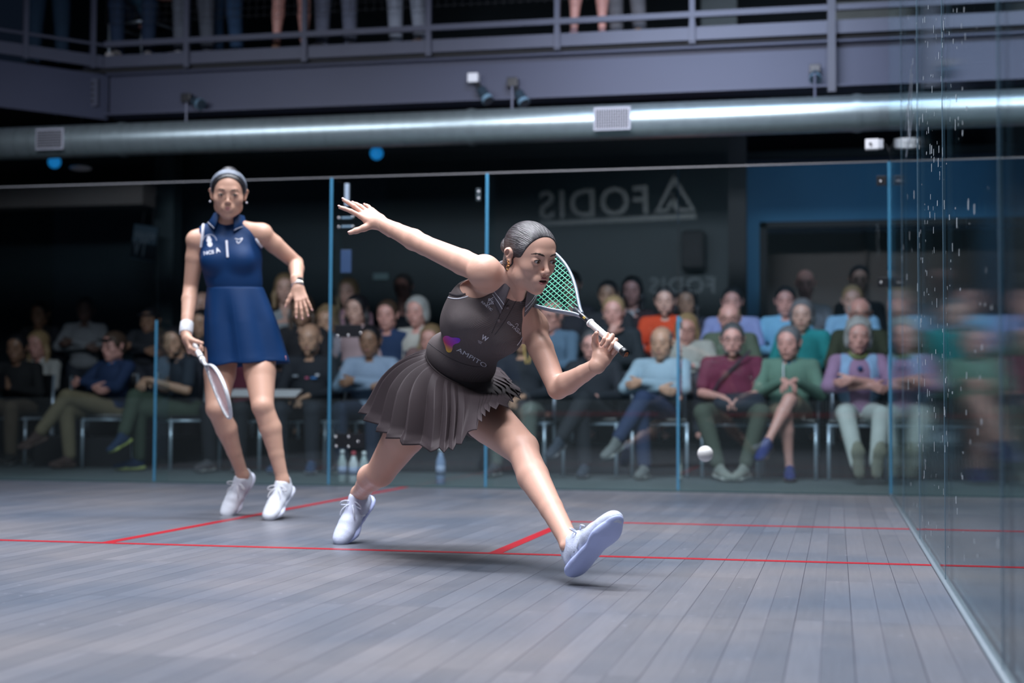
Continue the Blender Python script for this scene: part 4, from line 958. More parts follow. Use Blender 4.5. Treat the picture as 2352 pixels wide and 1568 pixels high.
decal_line('swoosh', [px(1338, 1040), px(1350, 1034), px(1358, 1045), px(1345, 1060), px(1362, 1070), px(1368, 1080)], .0009, bv, M_print1, dress, 20)
# three-lobed gradient emblem
lob = [(836, 1135), (850, 1120), (872, 1119), (895, 1130), (925, 1131), (950, 1136), (957, 1150), (945, 1168), (920, 1176), (905, 1190), (902, 1212), (893, 1230), (875, 1234), (860, 1222), (853, 1195), (842, 1165)]
L_ = catmull([(*px(*q), 0) for q in lob], 48); cc = L_.mean(0)[:2]; pts = [tuple(q[:2]) for q in L_]
V = [(0, 0)]; rings = 6
for i in range(1, rings+1): V += [((q[0]-cc[0])*i/rings, (q[1]-cc[1])*i/rings) for q in pts]
F = [(0, 1+k, 1+(k+1) % 48) for k in range(48)]
for i in range(rings-1): F += [(1+i*48+k, 1+i*48+(k+1) % 48, 1+(i+1)*48+(k+1) % 48, 1+(i+1)*48+k) for k in range(48)]
P3 = []
for v in V:
    o_, d_ = pixel_ray(cc[0]+v[0], cc[1]+v[1]); h_ = bv.ray_cast(o_, d_); P3.append(np.array(h_[0]-d_*.0016) if h_[0] else None)
gd = [p for p in P3 if p is not None]; P3 = [p if p is not None else gd[0] for p in P3]
gm = bpy.data.materials.new('gradient_emblem'); gm.use_nodes = True; nt = gm.node_tree; b_ = nt.nodes['Principled BSDF']; b_.inputs['Roughness'].default_value = .5
vc = [((.50, .10, .75), (950, 1145)), ((.85, .08, .12), (848, 1140)), ((.95, .55, .10), (878, 1228))]
tcn = nt.nodes.new('ShaderNodeTexCoord'); acc = None
lp = Pw(*px(848, 1135), 5.2)
def grad(p, q, c0, c1, prev=None):
    p, q = np.array(p), np.array(q); d = q-p; dn = nt.nodes.new('ShaderNodeVectorMath'); dn.operation = 'DOT_PRODUCT'; dn.inputs[1].default_value = tuple(d/(d@d)); nt.links.new(tcn.outputs['Object'], dn.inputs[0])
    sb = nt.nodes.new('ShaderNodeMath'); sb.operation = 'SUBTRACT'; sb.use_clamp = True; sb.inputs[1].default_value = float(p@d/(d@d)); nt.links.new(dn.outputs['Value'], sb.inputs[0])
    mx = nt.nodes.new('ShaderNodeMix'); mx.data_type = 'RGBA'; nt.links.new(sb.outputs[0], mx.inputs[0])
    if prev is None: mx.inputs[6].default_value = (*c0, 1)
    else: nt.links.new(prev, mx.inputs[6])
    mx.inputs[7].default_value = (*c1, 1); return mx.outputs[2]
iA = P3[1+5*48+int(np.argmin([abs(q[0]-px(838, 0)[0])+abs(q[1]-px(0, 1140)[1]) for q in pts]))]; iB = P3[1+5*48+int(np.argmax([q[0] for q in pts]))]; iC = P3[1+5*48+int(np.argmax([q[1] for q in pts]))]
g1 = grad(iA, iB, (.80, .05, .16), (.22, .06, .80)); g2 = grad((np.array(iA)*.55+np.array(iB)*.2+np.array(iC)*.25), iC, None, (.95, .60, .06), g1); nt.links.new(g2, b_.inputs['Base Color'])
MB().add(P3, F).build('lobed_emblem', gm, dress)
# collar
NF = Fr(nek-CFm.f*.010, CFm.f*.9+CFm.l*.15, HF(0, -.02, -.05)-nek)
collar('collar', NF, .060, .089, .062, .012, .42, cloth_mat('collar_taupe', (.14, .12, .135), .7), dress, (M_pipe, (.30, .62)), droop=.05, scale=(1.06, 1.05))
# skirt
wl = [WFm(.128*math.sin(t), .092*math.cos(t), -.040) for t in np.linspace(0, 2*PI, 13)[:-1]]   # starts at the front, goes to her left
hem = [Pw(1035, 1030, 5.05), Pw(1088, 985, 4.99), Pw(1128, 938, 5.00), Pw(1172, 925, 5.16), Pw(1180, 890, 5.36), Pw(1150, 850, 5.62), Pw(1060, 870, 5.83), Pw(950, 900, 5.88), Pw(872, 925, 5.80), Pw(832, 945, 5.56), Pw(888, 998, 5.26), Pw(970, 1029, 5.12)]
sk, he = skirt('skirt', wl, hem, M_skirt, p1, npleat=30, amp=.026, bulge=.050, seed=4, fold=.018)
MB().tube(list(catmull([WFm(.131*math.sin(t), .096*math.cos(t), -.038) for t in np.linspace(0, 2*PI, 17)[:-1]], 60)), .0035, 8, True).build('waistband', M_skirt, dress, True)
# undershorts
U_ = SDF(); U_.ell(pel, (.165, .110, .105), PFm.R, .05); U_.cone(J['hipL'], J['hipL']+(J['knL']-J['hipL'])*.25, .097, .094, .03); U_.cone(J['hipR'], J['hipR']+(J['knR']-J['hipR'])*.18, .093, .090, .03)
U_.ell(wai-WFm.u*.05, (.126, .092, .07), WFm.R, .04); U_.plane(wai+WFm.u*.0, WFm.u, .004)
U_.build('undershorts', .007, M_dark, p1)
for F_, q in ((SFL, 'L'), (SFR, 'R')): shoe(F_, p1, M_shoe, M_sole, M_lace, mat('shoe_stripe', (.72, .76, .86), .5, var=.05), None, J['an'+q], .0028, logo=mat('grey_gold', (.30, .27, .20), .4, var=.2))
# ball
bp_ = Pw(1620, 1042, 3.82); tag(MB().ball(bp_, .0202, 32, 20).build('squash_ball', mat('ball_white', (.74, .72, .72), .55, bump=.1, bscale=300, var=.03), None, True), 'small white squash ball in flight right of the lunging player', 'ball')

# ------------------------------------------------------------------ the standing player
D2 = 7.42
J2 = dict(shR=Pw(452, 552, D2), elR=Pw(438, 662, D2+.04), shL=Pw(602, 537, D2), elL=Pw(680, 604, D2+.12), wrL=Pw(683, 655, D2-.06),
          hipR=Pw(510, 795, D2+.02), hipL=Pw(592, 793, D2), knR=Pw(498, 938, D2-.10), knL=Pw(603, 932, D2-.16))
H2 = Fr(Pw(525, 446, D2-.05), nrm(math.cos(.14)*(math.sin(.16)*CR+math.cos(.16)*T)-math.sin(.14)*CU), CU+.02*CR); H2.s = 1.06
n2 = Pw(524, 520, D2+.02); c2 = Fr(Pw(528, 580, D2), T, CU); w2_ = Fr(Pw(540, 655, D2), T, CU); p2_ = Fr(Pw(548, 765, D2+.02), T, CU); r2_ = Fr(Pw(533, 615, D2), T, CU)
but2 = Pw(442, 786, D2-.10)
def tip2(px_, py_):
    lo, hi = 6.4, D2-.1
    for _ in range(40):
        m = (lo+hi)/2
        if np.linalg.norm(Pw(px_, py_, m)-but2) > .685: lo = m
        else: hi = m
    return Pw(px_, py_, lo)
rt2 = tip2(528, 934); ra2 = nrm(rt2-but2)
_w = nrm(T*.57-.4*CR*.8+.68*CU*.8); _w = nrm(_w-ra2*(_w@ra2)); _x = .42*(.85*CR+.5*CU)+.9*_w; k2, b2, X2 = racket(but2, rt2, np.cross(nrm(_x-ra2*(_x@ra2)), ra2), mat('white_frame', (.62, .64, .68), .3, coat=.5, bump=.1, bscale=50, var=.3, vscale=40), mat('pale_strings', (.42, .30, .34), .5, var=.1), M_grip, 'squash racket with white speckled frame held low by the standing player', None, M_grip)
MB().tube([X2(0, .17), X2(0, .176)], .0150, 12).build('grip_tape', M_black, k2, True)
d2 = nrm(-.80*CU+.22*CR+.35*T); n2h = nrm(.75*CR+.2*T+.3*CF); n2h = nrm(n2h-ra2*(n2h@ra2)); d2 = nrm(d2-n2h*(d2@n2h))
wrR2 = but2+ra2*.06-n2h*.030-d2*.068; J2['wrR'] = wrR2-d2*.012
f1 = nrm(-.42*CR-.76*CU-.50*CF); t1 = Pz(522, 1183, 0); S2R = Fr(t1-f1*.238+A(0, 0, .003), f1, .72*T+.50*CU-.05*CR)
f2 = nrm(-.30*CR-.50*CU-.80*CF); t2 = Pz(620, 1194, 0); S2L = Fr(t2-f2*.236+A(0, 0, .003), f2, .45*T+.80*CU-.1*CR)
J2['anR'] = S2R(0, .048, .095); J2['anL'] = S2L(0, .048, .095); J2['calfR'] = nrm(CF+CR*.7); J2['calfL'] = nrm(CF+CR*.9)
Bq = SDF()
def torso2(s, g=0):
    s.ell(c2(0, -.01, 0), (.148+g, .098+g, .125+g), c2.R, .04); s.ell(r2_(0, 0, 0), (.136+g, .094+g, .12+g), c2.R, .05); s.ell(w2_(0, 0, 0), (.128+g, .092+g, .10+g), c2.R, .05)
    for q in (-1, 1): s.ell(c2(q*.065, .066, -.045), (.056+g, .045+g, .054+g), c2.R, .035)
    return s
torso2(Bq); Bq.ell(p2_(0, 0, .02), (.170, .115, .12), c2.R, .05)
for q in 'LR': Bq.cone(J2['sh'+q], n2, .047, .046, .03); Bq.ell(J2['sh'+q], (.048,)*3, None, .03)
Bq.cone(n2, H2(0, -.02, -.055), .052, .050, .03); body_limbs(Bq, J2, .98, thick=1.03)
for q, SF in (('R', S2R), ('L', S2L)):
    Bq.cone(J2['an'+q], SF(0, .09, .06), .031, .03, .02); Bq.ell(J2['kn'+q]+T*.018, (.034,)*3, None, .025)
Hq = SDF(); Hq.cone(n2, H2(0, -.02, -.055), .052, .050, 0); head_sdf(Hq, H2, jaw=1.09, nose=.96, asian=True)
hl = SDF(); dl2 = nrm(-.85*CU+.28*CR+.35*T); tl2 = hand(hl, J2['wrL']+dl2*.005, dl2, nrm(-.2*CR-.3*CU+.85*CF), -CR, (6, 12, 8), 9, .96, (46, 8)); hl.cone(J2['wrL']-dl2*.04, J2['wrL']+dl2*.01, .026, .023, .02)
hr2 = SDF(); tr2 = hand(hr2, wrR2, d2, n2h, T, (50, 75, 42), 3, .97, (40, 36)); hr2.cone(J2['wrR'], wrR2+d2*.01, .026, .023, .02)
q2 = build_many('person', [(Bq, .0065), (Hq, .0024), (hl, .0026), (hr2, .0026)], SK2, None, 2)
tag(q2, 'person in a navy blue sleeveless dress and white shoes standing with a lowered racket', 'person')
close_pinholes(q2); nails(tl2, q2); face_parts(H2, q2, (.48, .20, .19), (.035, .025, .022), (.03, .015, .01), gaze=(.1, -.25), fine=False, kw=(('jaw', 1.09), ('nose', .96), ('asian', True)))
M_hair2 = hair_mat('black', (.012, .011, .014), .4)
hh2 = hair_sdf(H2, 'tied'); hh2.chain([H2(.0, -.11, -.0), H2(.015, -.13, -.07), H2(.03, -.11, -.15)], [.026, .028, .016], .02); hh2.ell(H2(0, -.02, .115), (.03, .03, .014), H2.R, .015)
hh2.build('hair', .003, M_hair2, q2, 2)
hb = SDF(); hb.ell(H2(0, -.012, .036), (.0895, .1095, .0955), H2.R, .0); hb.ell(H2(0, .034, .03), (.074, .066, .074), H2.R, .03)
bn = nrm(H2.f*.83-H2.u*.56); hb.plane(H2(0, .040, .095)+bn*.022, bn, .003); hb.plane(H2(0, .040, .095)-bn*.022, -bn, .003); hb.plane(H2(0, 0, -.02), -H2.u, .003); hb.ell(H2(0, .102, -.028), np.array((.094, .081, .109))*H2.s, H2.R, .004, 's')
hb.build('headband', .003, mat('speckled_band', (.13, .15, .19), .6, bump=.4, bscale=150, var=1.0, vscale=38), q2, 1)
for q in (-1, 1): MB().ball(H2(q*.084, .004, -.036), .0055, 10, 6).build('earring', MATS.get('white_piping'), q2, True)
M_navy = cloth_mat('navy', (0.002, 0.030, 0.112), .6, bump=.12, bscale=30, var=.12, spec=.25)
Dq = torso2(SDF(), .007); Dq.ell(p2_(0, 0, .06), (.158, .112, .10), c2.R, .05)
for q in (-1, 1): Dq.cone(c2(q*.132, -.01, .080), n2, .056, .055, .03)
for q, s_ in ((-1, 'R'), (1, 'L')): pass
Dq.ell(Pw(424, 540, D2), (.080, .16, .105), c2.R, .006, 's'); Dq.ell(Pw(627, 528, D2), (.092, .16, .095), c2.R, .006, 's')
Dq.cone(n2-T*.01, H2(0, -.01, -.06), .0525, .056, .004, None, 's'); Dq.cone(c2(0, .098, .058), c2(0, .080, .165), .006, .044, .004, None, 's')
Dq.plane(w2_(0, 0, -.020), -CU, .004)
dr2 = Dq.build('dress', .0045, M_navy, q2, 2); bv = bvh_of(dr2)
def px(x, y): return (380+x/3.647, 350+y/3.647)
dress = dr2
decal_line('armhole_trim', [px(738, 540), px(736, 600), px(746, 680), px(770, 745), px(805, 790)], .0075, bv, M_pipe, dr2, 50)
decal_line('armhole_trim', [px(318, 600), px(314, 640), px(310, 690), px(302, 750), px(298, 795)], .0075, bv, M_pipe, dr2, 50)
decal_line('zip', [px(512, 740), px(516, 810), px(521, 880)], .0060, bv, M_pipe, dr2, 30)
decal_line('emblem', [px(582, 722), px(615, 728), px(645, 720), px(612, 762), px(596, 740)], .0026, bv, M_print1, dr2, 30)
dtext('NCS', (322, 858), (408, 845), 8, bold=.03); dtext('A', (425, 842), (462, 830), 11, bold=.03)
for (x, y), r in (((365, 735), 6), ((372, 768), 6), ((362, 712), 4)):
    V = [(r*math.cos(t), r*math.sin(t)) for t in np.linspace(0, 2*PI, 13)[:-1]]; decal('crest', V, [tuple(range(12))], px(x, y), (1, 0), 1, bv, M_print1, dr2, sub=1)
decal_line('crest', [px(372+58*math.cos(t), 750-62*math.sin(t)) for t in np.linspace(.15, PI-.15, 8)], .0022, bv, mat('crest_dim', (.35, .38, .5), .6, var=.3, vscale=200), dr2, 24)
NF2 = Fr(n2+CU*.004, T, H2(0, -.02, -.05)-n2)
collar('collar', NF2, .060, .096, .046, .006, .46, M_navy, dr2, (M_pipe, (.8,)), droop=.04, scale=(1.05, 1.0))
wl = [w2_(.138*math.sin(t), .101*math.cos(t), -.010) for t in np.linspace(0, 2*PI, 13)[:-1]]
hc = Pw(568, 838, D2+.02); hem = [hc+CR*.215*math.sin(t)+T*.175*math.cos(t)+CU*(.012*math.cos(t)+.015*math.sin(t)) for t in np.linspace(0, 2*PI, 13)[:-1]]
sk2, he2 = skirt('skirt', wl, hem, M_navy, q2, npleat=7, amp=.012, bulge=.008, seed=9, sharp=False, fold=.005, power=1.3)
lb = Pw(655, 822, D2-.05); MB().box(lb, (.010, .004, .022), bev=.001).build('hem_tag', mat('tag_red', (.7, .3, .35), .6, var=.05), sk2)
def band(a, b, r, m_, nm, parent): MB().tube([a+(b-a)*t for t in (0, .03, .5, .97, 1)], [r*.96, r, r*1.03, r, r*.96], 20).build(nm, m_, parent, True)
fa = nrm(J2['wrR']-J2['elR']); band(J2['wrR']-fa*.068, J2['wrR']-fa*.002, .0330, mat('towelling_white', (.74, .74, .78), .95, bump=.8, bscale=500, var=.05), 'wristband', q2)
fa = nrm(J2['wrL']-J2['elL']); w_ = J2['wrL']-fa*.008; band(w_-fa*.011, w_+fa*.011, .0295, mat('watch_strap', (.55, .52, .54), .6, var=.05), 'watch_strap', q2)
wn = nrm(T*.9+CR*.35); wn = nrm(wn-fa*(wn@fa)); Rw = np.stack([np.cross(fa, wn), fa, wn], 1)
wt = MB().box(w_+wn*.031, (.036, .040, .009), Rw, bev=.003).build('smartwatch', mat('watch_case', (.7, .62, .5), .25, metal=.8, var=.05), q2); MB().box(w_+wn*.0358, (.029, .033, .001), Rw).build('watch_face', M_blackgl, wt)
MB().tube([w_+fa*.022+.028*(wn*math.cos(t)+Rw[:, 0]*math.sin(t)) for t in np.linspace(0, 2*PI, 20)[:-1]], .0028, 6, True).build('bracelet', M_bolt, q2, True)
M_shoe2 = mat('white_upper', (.68, .70, .78), .6, bump=.3, bscale=300, var=.06, vscale=30); M_sole2 = mat('white_sole', (.60, .62, .74), .5, var=.06, bump=.1)
for F_, q in ((S2L, 'L'), (S2R, 'R')): shoe(F_, q2, M_shoe2, M_sole2, mat('lace_plain', (.72, .72, .76), .8, bump=.3, bscale=600, var=.04), None, mat('sock_grey', (.42, .44, .45), .9, bump=.4, bscale=300, var=.1), J2['an'+q]+nrm(J2['kn'+q]-J2['an'+q])*.022, .0035)
# ------------------------------------------------------------------ spectators
SKT = {'light': skin('light', (.60, .36, .29)), 'pink': skin('pink', (.64, .33, .28)), 'tan': skin('tan', (.48, .28, .19)), 'brown': skin('brown', (.26, .14, .09)), 'dark': skin('dark', (.11, .06, .045))}
HC = {'black': (.012, .010, .010), 'brown': (.06, .035, .022), 'blond': (.36, .24, .12), 'grey': (.15, .15, .16), 'white': (.36, .36, .35), 'darkgrey': (.08, .08, .085), 'fair': (.26, .17, .09)}
FL = {}
def clothes(c): 
    return cloth_mat('%d_%d_%d' % tuple(int(x*1000) for x in c), c, .85, bump=.3, bscale=45, var=.18)
def chair_build():
    e = empty('chair', (0, 0, 0)); tag(e, 'x', 'chair')
    MB().box((0, 0, .445), (.44, .42, .035), bev=.012).build('seat', M_blackgl, e); MB().box((0, .225, .70), (.42, .025, .26), bev=.01).build('backrest', M_blackgl, e)
    for x, y in ((-.215, -.20), (.215, -.20)): MB().tube([(x, y, .0), (x, y, .43)], .0135, 10).build('leg', M_chrome, e, True)
    for x in (-.215, .215): MB().tube([(x, .26, 0), (x, .21, .43), (x, .235, .83)], .0135, 10).build('leg', M_chrome, e, True)
    MB().tube([(-.215, -.20, .415), (.215, -.20, .415)], .011, 8).build('seat_rail', M_chrome, e, True)
    for x in (-.215, .215): MB().tube([(x, -.20, .415), (x, .21, .415)], .011, 8).build('seat_rail', M_chrome, e, True)
    return e
CH0 = None
def copy_tree(o, parent=None):
    c = o.copy(); COL.objects.link(c); c.parent = parent
    for ch in o.children: copy_tree(ch, c)
    return c
def put_chair(x, y, z, rz, label, group):
    global CH0
    if CH0 is None: CH0 = chair_build(); e = CH0
    else: e = copy_tree(CH0)
    e.location = (x, y, z); e.rotation_euler = (0, 0, rz); e['label'] = label; e['group'] = group; return e
def person(label, head, Y, fz=0.0, yaw=0, pose='sit', legs='flat', arms='lap', shirt=(.05, .05, .06), sleeve=1.0, pants=(.03, .035, .05), short=False, shoes=(.05, .05, .06), sole=(.3, .3, .3), sock=None,
           hair=('short', 'brown'), sk='light', glasses=False, beard=None, cap=None, fat=1.0, w=1.0, group='seated spectators behind the glass', chair=None, vest=None, hipshift=(0, 0), look=0, tilt=0, feet=True, undershirt=None, hs=1.0, lean=0.0, coarse=1.0):
    hp = Py(head[0], head[1], Y) if head is not None else None
    a = math.radians(yaw); f = A(math.sin(a), -math.cos(a), 0)         # yaw > 0 turns to image right
    up = A(0, 0, 1)
    if pose == 'sit': hz = .50; hc = A(hp[0]+hipshift[0], Y+.03+hipshift[1], fz+hz); H = (hp[2]-fz-hz)
    else: hz = .93; hc = A(hp[0]+hipshift[0], Y+hipshift[1], fz+hz); H = (hp[2]-fz-hz)
    k = H/.70; F = Fr(hc, f, up); P = lambda l, f_, u: F(l, f_, u)
    lb = -.02 if pose == 'sit' else 0
    tx = nrm(hp-hc)
    def Tq(l, f_, u): 
        t = u/.70; c = hc*(1-t)+hp*t; return c+F.l*l+F.f*(f_+lb*4*t*(1-t))
    ak = math.radians(yaw+look); hf_ = nrm(A(math.sin(ak), -math.cos(ak), -.08)); HF_ = Fr(hp, hf_, up+CR*tilt); HF_.s = 1.16*hs
    sh = {q: Tq(s_*.170*w, -.01, .47) for q, s_ in (('L', 1), ('R', -1))}; nk = Tq(0, -.015, .515)
    J = {'shL': sh['L'], 'shR': sh['R']}
    if pose == 'sit':
        ar = {'crossed': ((.245, .12, .25*k), (-.07, .26, .31*k)), 'lap': ((.24, .06, .19*k), (.075, .31, .13)), 'knee': ((.24, .10, .20*k), (.045, .36, .26)), 'chin': ((.235, .10, .22*k), (-.05, .24, .20*k)), 'phone': ((.24, .06, .19*k), (.05, .28, .20))}[arms]
    else: ar = {'crossed': ((.245, .12, .25*k), (-.07, .26, .31*k)), 'side': ((.22, -.02, .20*k), (.24, .06, -.04)), 'lap': ((.24, .02, .2*k), (.08, .2, .06)), 'front': ((.24, .02, .2*k), (.10, .3, .2))}.get(arms)
    for q, s_ in (('L', 1), ('R', -1)):
        e_, w_ = ar; J['el'+q] = P(s_*e_[0], e_[1], e_[2]); J['wr'+q] = P(s_*w_[0], w_[1]-(.035 if q == 'R' and arms == 'crossed' else 0), w_[2]-(.05 if q == 'R' and arms == 'crossed' else 0))
    if arms == 'chin': J['elR'] = P(-.12, .26, .14); J['wrR'] = HF_(-.01, .10, -.16)
    feetF = {}
    def setleg(q, kn, an, fd, fu):
        J['kn'+q] = P(*kn); J['an'+q] = P(*an); d = nrm(F.l*fd[0]+F.f*fd[1]+F.u*fd[2]); u_ = nrm(F.l*fu[0]+F.f*fu[1]+F.u*fu[2]); fr_ = Fr(P(*an), d, u_); fr_.c = fr_.c-fr_.f*.050-fr_.u*.085; feetF[q] = fr_
    for q, s_ in (('L', 1), ('R', -1)): J['hip'+q] = P(s_*.09, 0, 0)
    if pose == 'sit':
        if legs == 'flat':
            for q, s_ in (('L', 1), ('R', -1)): setleg(q, (s_*.14, .43, .01), (s_*.13, .40, -.415), (s_*.2, 1, 0), (0, 0, 1))
        elif legs == 'wide':
            for q, s_ in (('L', 1), ('R', -1)): setleg(q, (s_*.22, .40, .01), (s_*.10, .46, -.40), (-s_*.5, 1, -.1), (0, .1, 1))
        elif legs in ('cross', 'crossR'):
            m = 1 if legs == 'cross' else -1; a_, b_ = ('L', 'R') if m == 1 else ('R', 'L')
            setleg(b_, (-m*.03, .44, 0), (-m*.00, .42, -.415), (0, 1, 0), (0, 0, 1)); setleg(a_, (m*.0, .46, .11), (-m*.16, .62, -.20), (-m*.35, .85, -.35), (0, .4, 1))
        elif legs == 'fig':
            setleg('L', (.05, .44, 0), (.08, .42, -.415), (0, 1, 0), (0, 0, 1)); setleg('R', (-.10, .46, .12), (-.32, .56, -.10), (-.9, .35, -.15), (0, .2, 1))
        elif legs == 'ext':
            for q, s_ in (('L', 1), ('R', -1)): setleg(q, (s_*.13, .43, .0), (s_*.065, .70, -.385), (s_*.1, .25, 1), (0, -1, .25))
    else:
        sp_ = {'stand': (.10, 0, 0), 'step': (.11, .12, 0)}.get(legs, (.10, 0, 0))
        setleg('L', (.11, .02, -.44), (.12, -.02+sp_[1], -.845), (.25, 1, 0), (0, 0, 1)); setleg('R', (-.11, .02, -.44), (-.12, -.02-sp_[1], -.845), (-.25, 1, 0), (0, 0, 1))
    key = ('sk', sk); skm = SKT[sk]
    B = SDF(); B.ell(Tq(0, 0, .38), (.15, .10, .14), F.R, .03); B.ell(Tq(0, 0, .2), (.13*w, .09, .14), F.R, .03); B.ell(P(0, -.01, .02), (.16, .11, .11), F.R, .03)
    for q in 'LR': B.cone(J['sh'+q], nk, .045, .045, .02)
    B.cone(nk, HF_(0, -.02, -.05), .056, .054, 0)
    body_limbs(B, J, 1.0, thick=1.05*(.9+.1*fat))
    for q in 'LR': B.cone(J['an'+q], feetF[q](0, .09, .06), .033, .03, .02)
    H = SDF(); H.cone(nk, HF_(0, -.02, -.05), .056, .054, 0); head_sdf(H, HF_, jaw=1.02+.12*(fat-1)*2)
    parts = [(B, .012*coarse), (H, .0058)]
    if head[1] > 0:
        for q, s_ in (('L', 1), ('R', -1)):
            hs_ = SDF(); w_ = J['wr'+q]; fo = nrm(w_-J['el'+q])
            if arms == 'crossed': d, n = -F.l*s_*.9+F.f*.1-F.u*.25, -F.f
            elif arms in ('lap', 'knee'): d, n = -F.l*s_*.75+F.f*.55-F.u*.25, -F.u
            elif arms == 'phone': d, n = -F.l*s_*.6+F.f*.5+F.u*.4, -F.f
            elif arms == 'chin' and q == 'R': d, n = F.u*.8+F.l*.4, -F.f
            else: d, n = fo, -F.l*s_
            cu = (25, 35, 20) if arms not in ('phone',) else (50, 60, 30)
            hand(hs_, w_, d, n, F.u if abs(nrm(d)@F.u) < .8 else F.f, cu, 3, 1.0, (40, 15)); hs_.cone(w_-fo*.04, w_+fo*.005, .026, .024, .01); parts.append((hs_, .0055))
    o = build_many('person', parts, skm, None, 1); tag(o, label, 'person', group)
    # shirt
    S_ = SDF(); g = .012
    S_.ell(Tq(0, 0, .36), (.160*w+g, .105*fat+g, .145), F.R, .04); S_.ell(Tq(0, .01*fat, .20), (.142*w*fat+g, .105*fat+g, .14), F.R, .04); S_.ell(P(0, .0, .04), (.155*w*fat+g, .115*fat+g, .08), F.R, .04)
    S_.cone(sh['L'], sh['R'], .057, .057, .02)
    for q in 'LR': S_.cone(sh[q], nk-F.u*.01, .058, .052, .02)
    S_.cone(nk-F.u*.01, nk+F.u*.012, .066, .066, .01)
    for q in 'LR':
        a_, b_, c_ = J['sh'+q], J['el'+q], J['wr'+q]
        if sleeve >= 1: S_.cone(a_, b_, .060, .052, .012); S_.cone(b_, b_+(c_-b_)*.93, .053, .037, .012)
        elif sleeve > .5: S_.cone(a_, b_, .060, .052, .012); S_.cone(b_, b_+(c_-b_)*.40, .053, .048, .012)
        elif sleeve > 0: S_.cone(a_, a_+(b_-a_)*.72, .061, .060, .012)
    S_.cone(nk+HF_.f*.045-F.u*.03, nk+HF_.f*.06+F.u*.06, .018, .045, .004, None, 's')
    so_ = S_.build('shirt', .0095*coarse, clothes(shirt), o, 1)
    cl_ = SDF(); cN = nrm(HF_(0, -.02, -.05)-nk)
    for t in np.linspace(-2.5, 2.5, 15)[:-1]: cl_.cone(nk+.066*(F.l*math.sin(t)-F.f*math.cos(t))+cN*.015-F.u*.012*abs(t)/2.5, nk+.066*(F.l*math.sin(t+.357)-F.f*math.cos(t+.357))+cN*.015-F.u*.012*abs(t+.357)/2.5, .012, .012, .01)
    cl_.build('collar', .0065, clothes(undershirt or tuple(min(1, c*1.35+.01) for c in shirt)), so_, 1)
    if undershirt:
        MB().ball(nk+F.f*.072-F.u*.06, A(.030, .014, .075), 12, 8, F.R).build('undershirt', clothes(undershirt), so_, True)
    # trousers
    if True:
        T_ = SDF(); T_.ell(P(0, -.015, .02), (.165*w*(.5+.5*fat), .125, .105), F.R, .03)
        for q in 'LR':
            h_, kn, an = J['hip'+q], J['kn'+q], J['an'+q]
            if short: T_.cone(h_, h_+(kn-h_)*.80, .098, .085, .02)
            else: T_.cone(h_, kn, .099, .074, .02); T_.cone(kn, kn+(an-kn)*.93, .071, .056, .012)
        T_.build('shorts' if short else 'trousers', .012*coarse, clothes(pants), o, 1)
    if feet:
        for q in 'LR': shoe(feetF[q], o, clothes(shoes), mat('solec_%d' % int(sum(sole)*1000), sole, .6, var=.08), None, None, None if sock is None else clothes(sock), None if sock is None else J['an'+q]+(J['kn'+q]-J['an'+q])*.22, .006)
    # head things
    if hair[0] != 'none' and hair[0] != 'bald':
        hm = hair_mat(hair[1], HC[hair[1]], .5); hair_sdf(HF_, hair[0]).build('hair', .0065, hm, o, 1)
    if cap is not None:
        c_ = SDF(); c_.ell(HF_(0, -.012, .052), (.086, .106, .080), HF_.R, 0); c_.plane(HF_(0, 0, .050), -HF_.u+HF_.f*.12, .003); c_.cone(HF_(-.03, .085, .058), HF_(.03, .085, .058), .050, .050, .01, (HF_.u, .2)); c_.build('cap', .006, clothes(cap), o, 1)
    if beard:
        b_ = SDF(); b_.ell(HF_(0, .040, -.078), (.052, .052, .042), HF_.R, .01); b_.ell(HF_(0, .078, -.048), (.030, .020, .012), HF_.R, .01)
        for q in (-1, 1): b_.cone(HF_(q*.056, .03, -.03), HF_(q*.045, .05, -.08), .012, .014, .01)
        b_.ell(HF_(0, .100, -.062), (.018, .012, .006), HF_.R, .003, 's'); b_.plane(HF_(0, 0, -.036), HF_.u, .004); b_.build('beard', .005, hair_mat('beard_'+beard, HC[beard], .7), o, 1)
    for q in (-1, 1):
        MB().ball(HF_(q*.0315, .0865, .0018), A(.0105, .0052, .0050)*HF_.s, 10, 6, HF_.R).build('eye', mat('spectator_eye', (.03, .02, .018), .2, var=.1, coat=.5), o, True)
        MB().tube([HF_(q*.014, .0935, .0225), HF_(q*.033, .090, .0285), HF_(q*.050, .074, .021)], [.0030, .0034, .002], 6).build('eyebrow', hair_mat(hair[1], HC[hair[1]], .5), o, True)
    MB().tube([HF_(-.022, .0895, -.0605), HF_(-.008, .0985, -.060), HF_(.008, .0985, -.060), HF_(.022, .0895, -.0605)], [.002, .005, .005, .002], 8).build('lips', mat('spectator_lips', (.33, .13, .12), .5, var=.05), o, True)
    if glasses:
        g_ = MB()
        for q in (-1, 1): g_.tube([HF_(q*.033+.024*math.cos(t), .101-.010*abs(math.cos(t)), .001+.018*math.sin(t)) for t in np.linspace(0, 2*PI, 17)[:-1]], .0019, 6, True); g_.tube([HF_(q*.056, .092, .006), HF_(q*.080, .0, .004)], .0018, 6)
        g_.tube([HF_(-.010, .103, .004), HF_(.010, .103, .004)], .0018, 6); g_.build('glasses', M_blackgl, o, True)
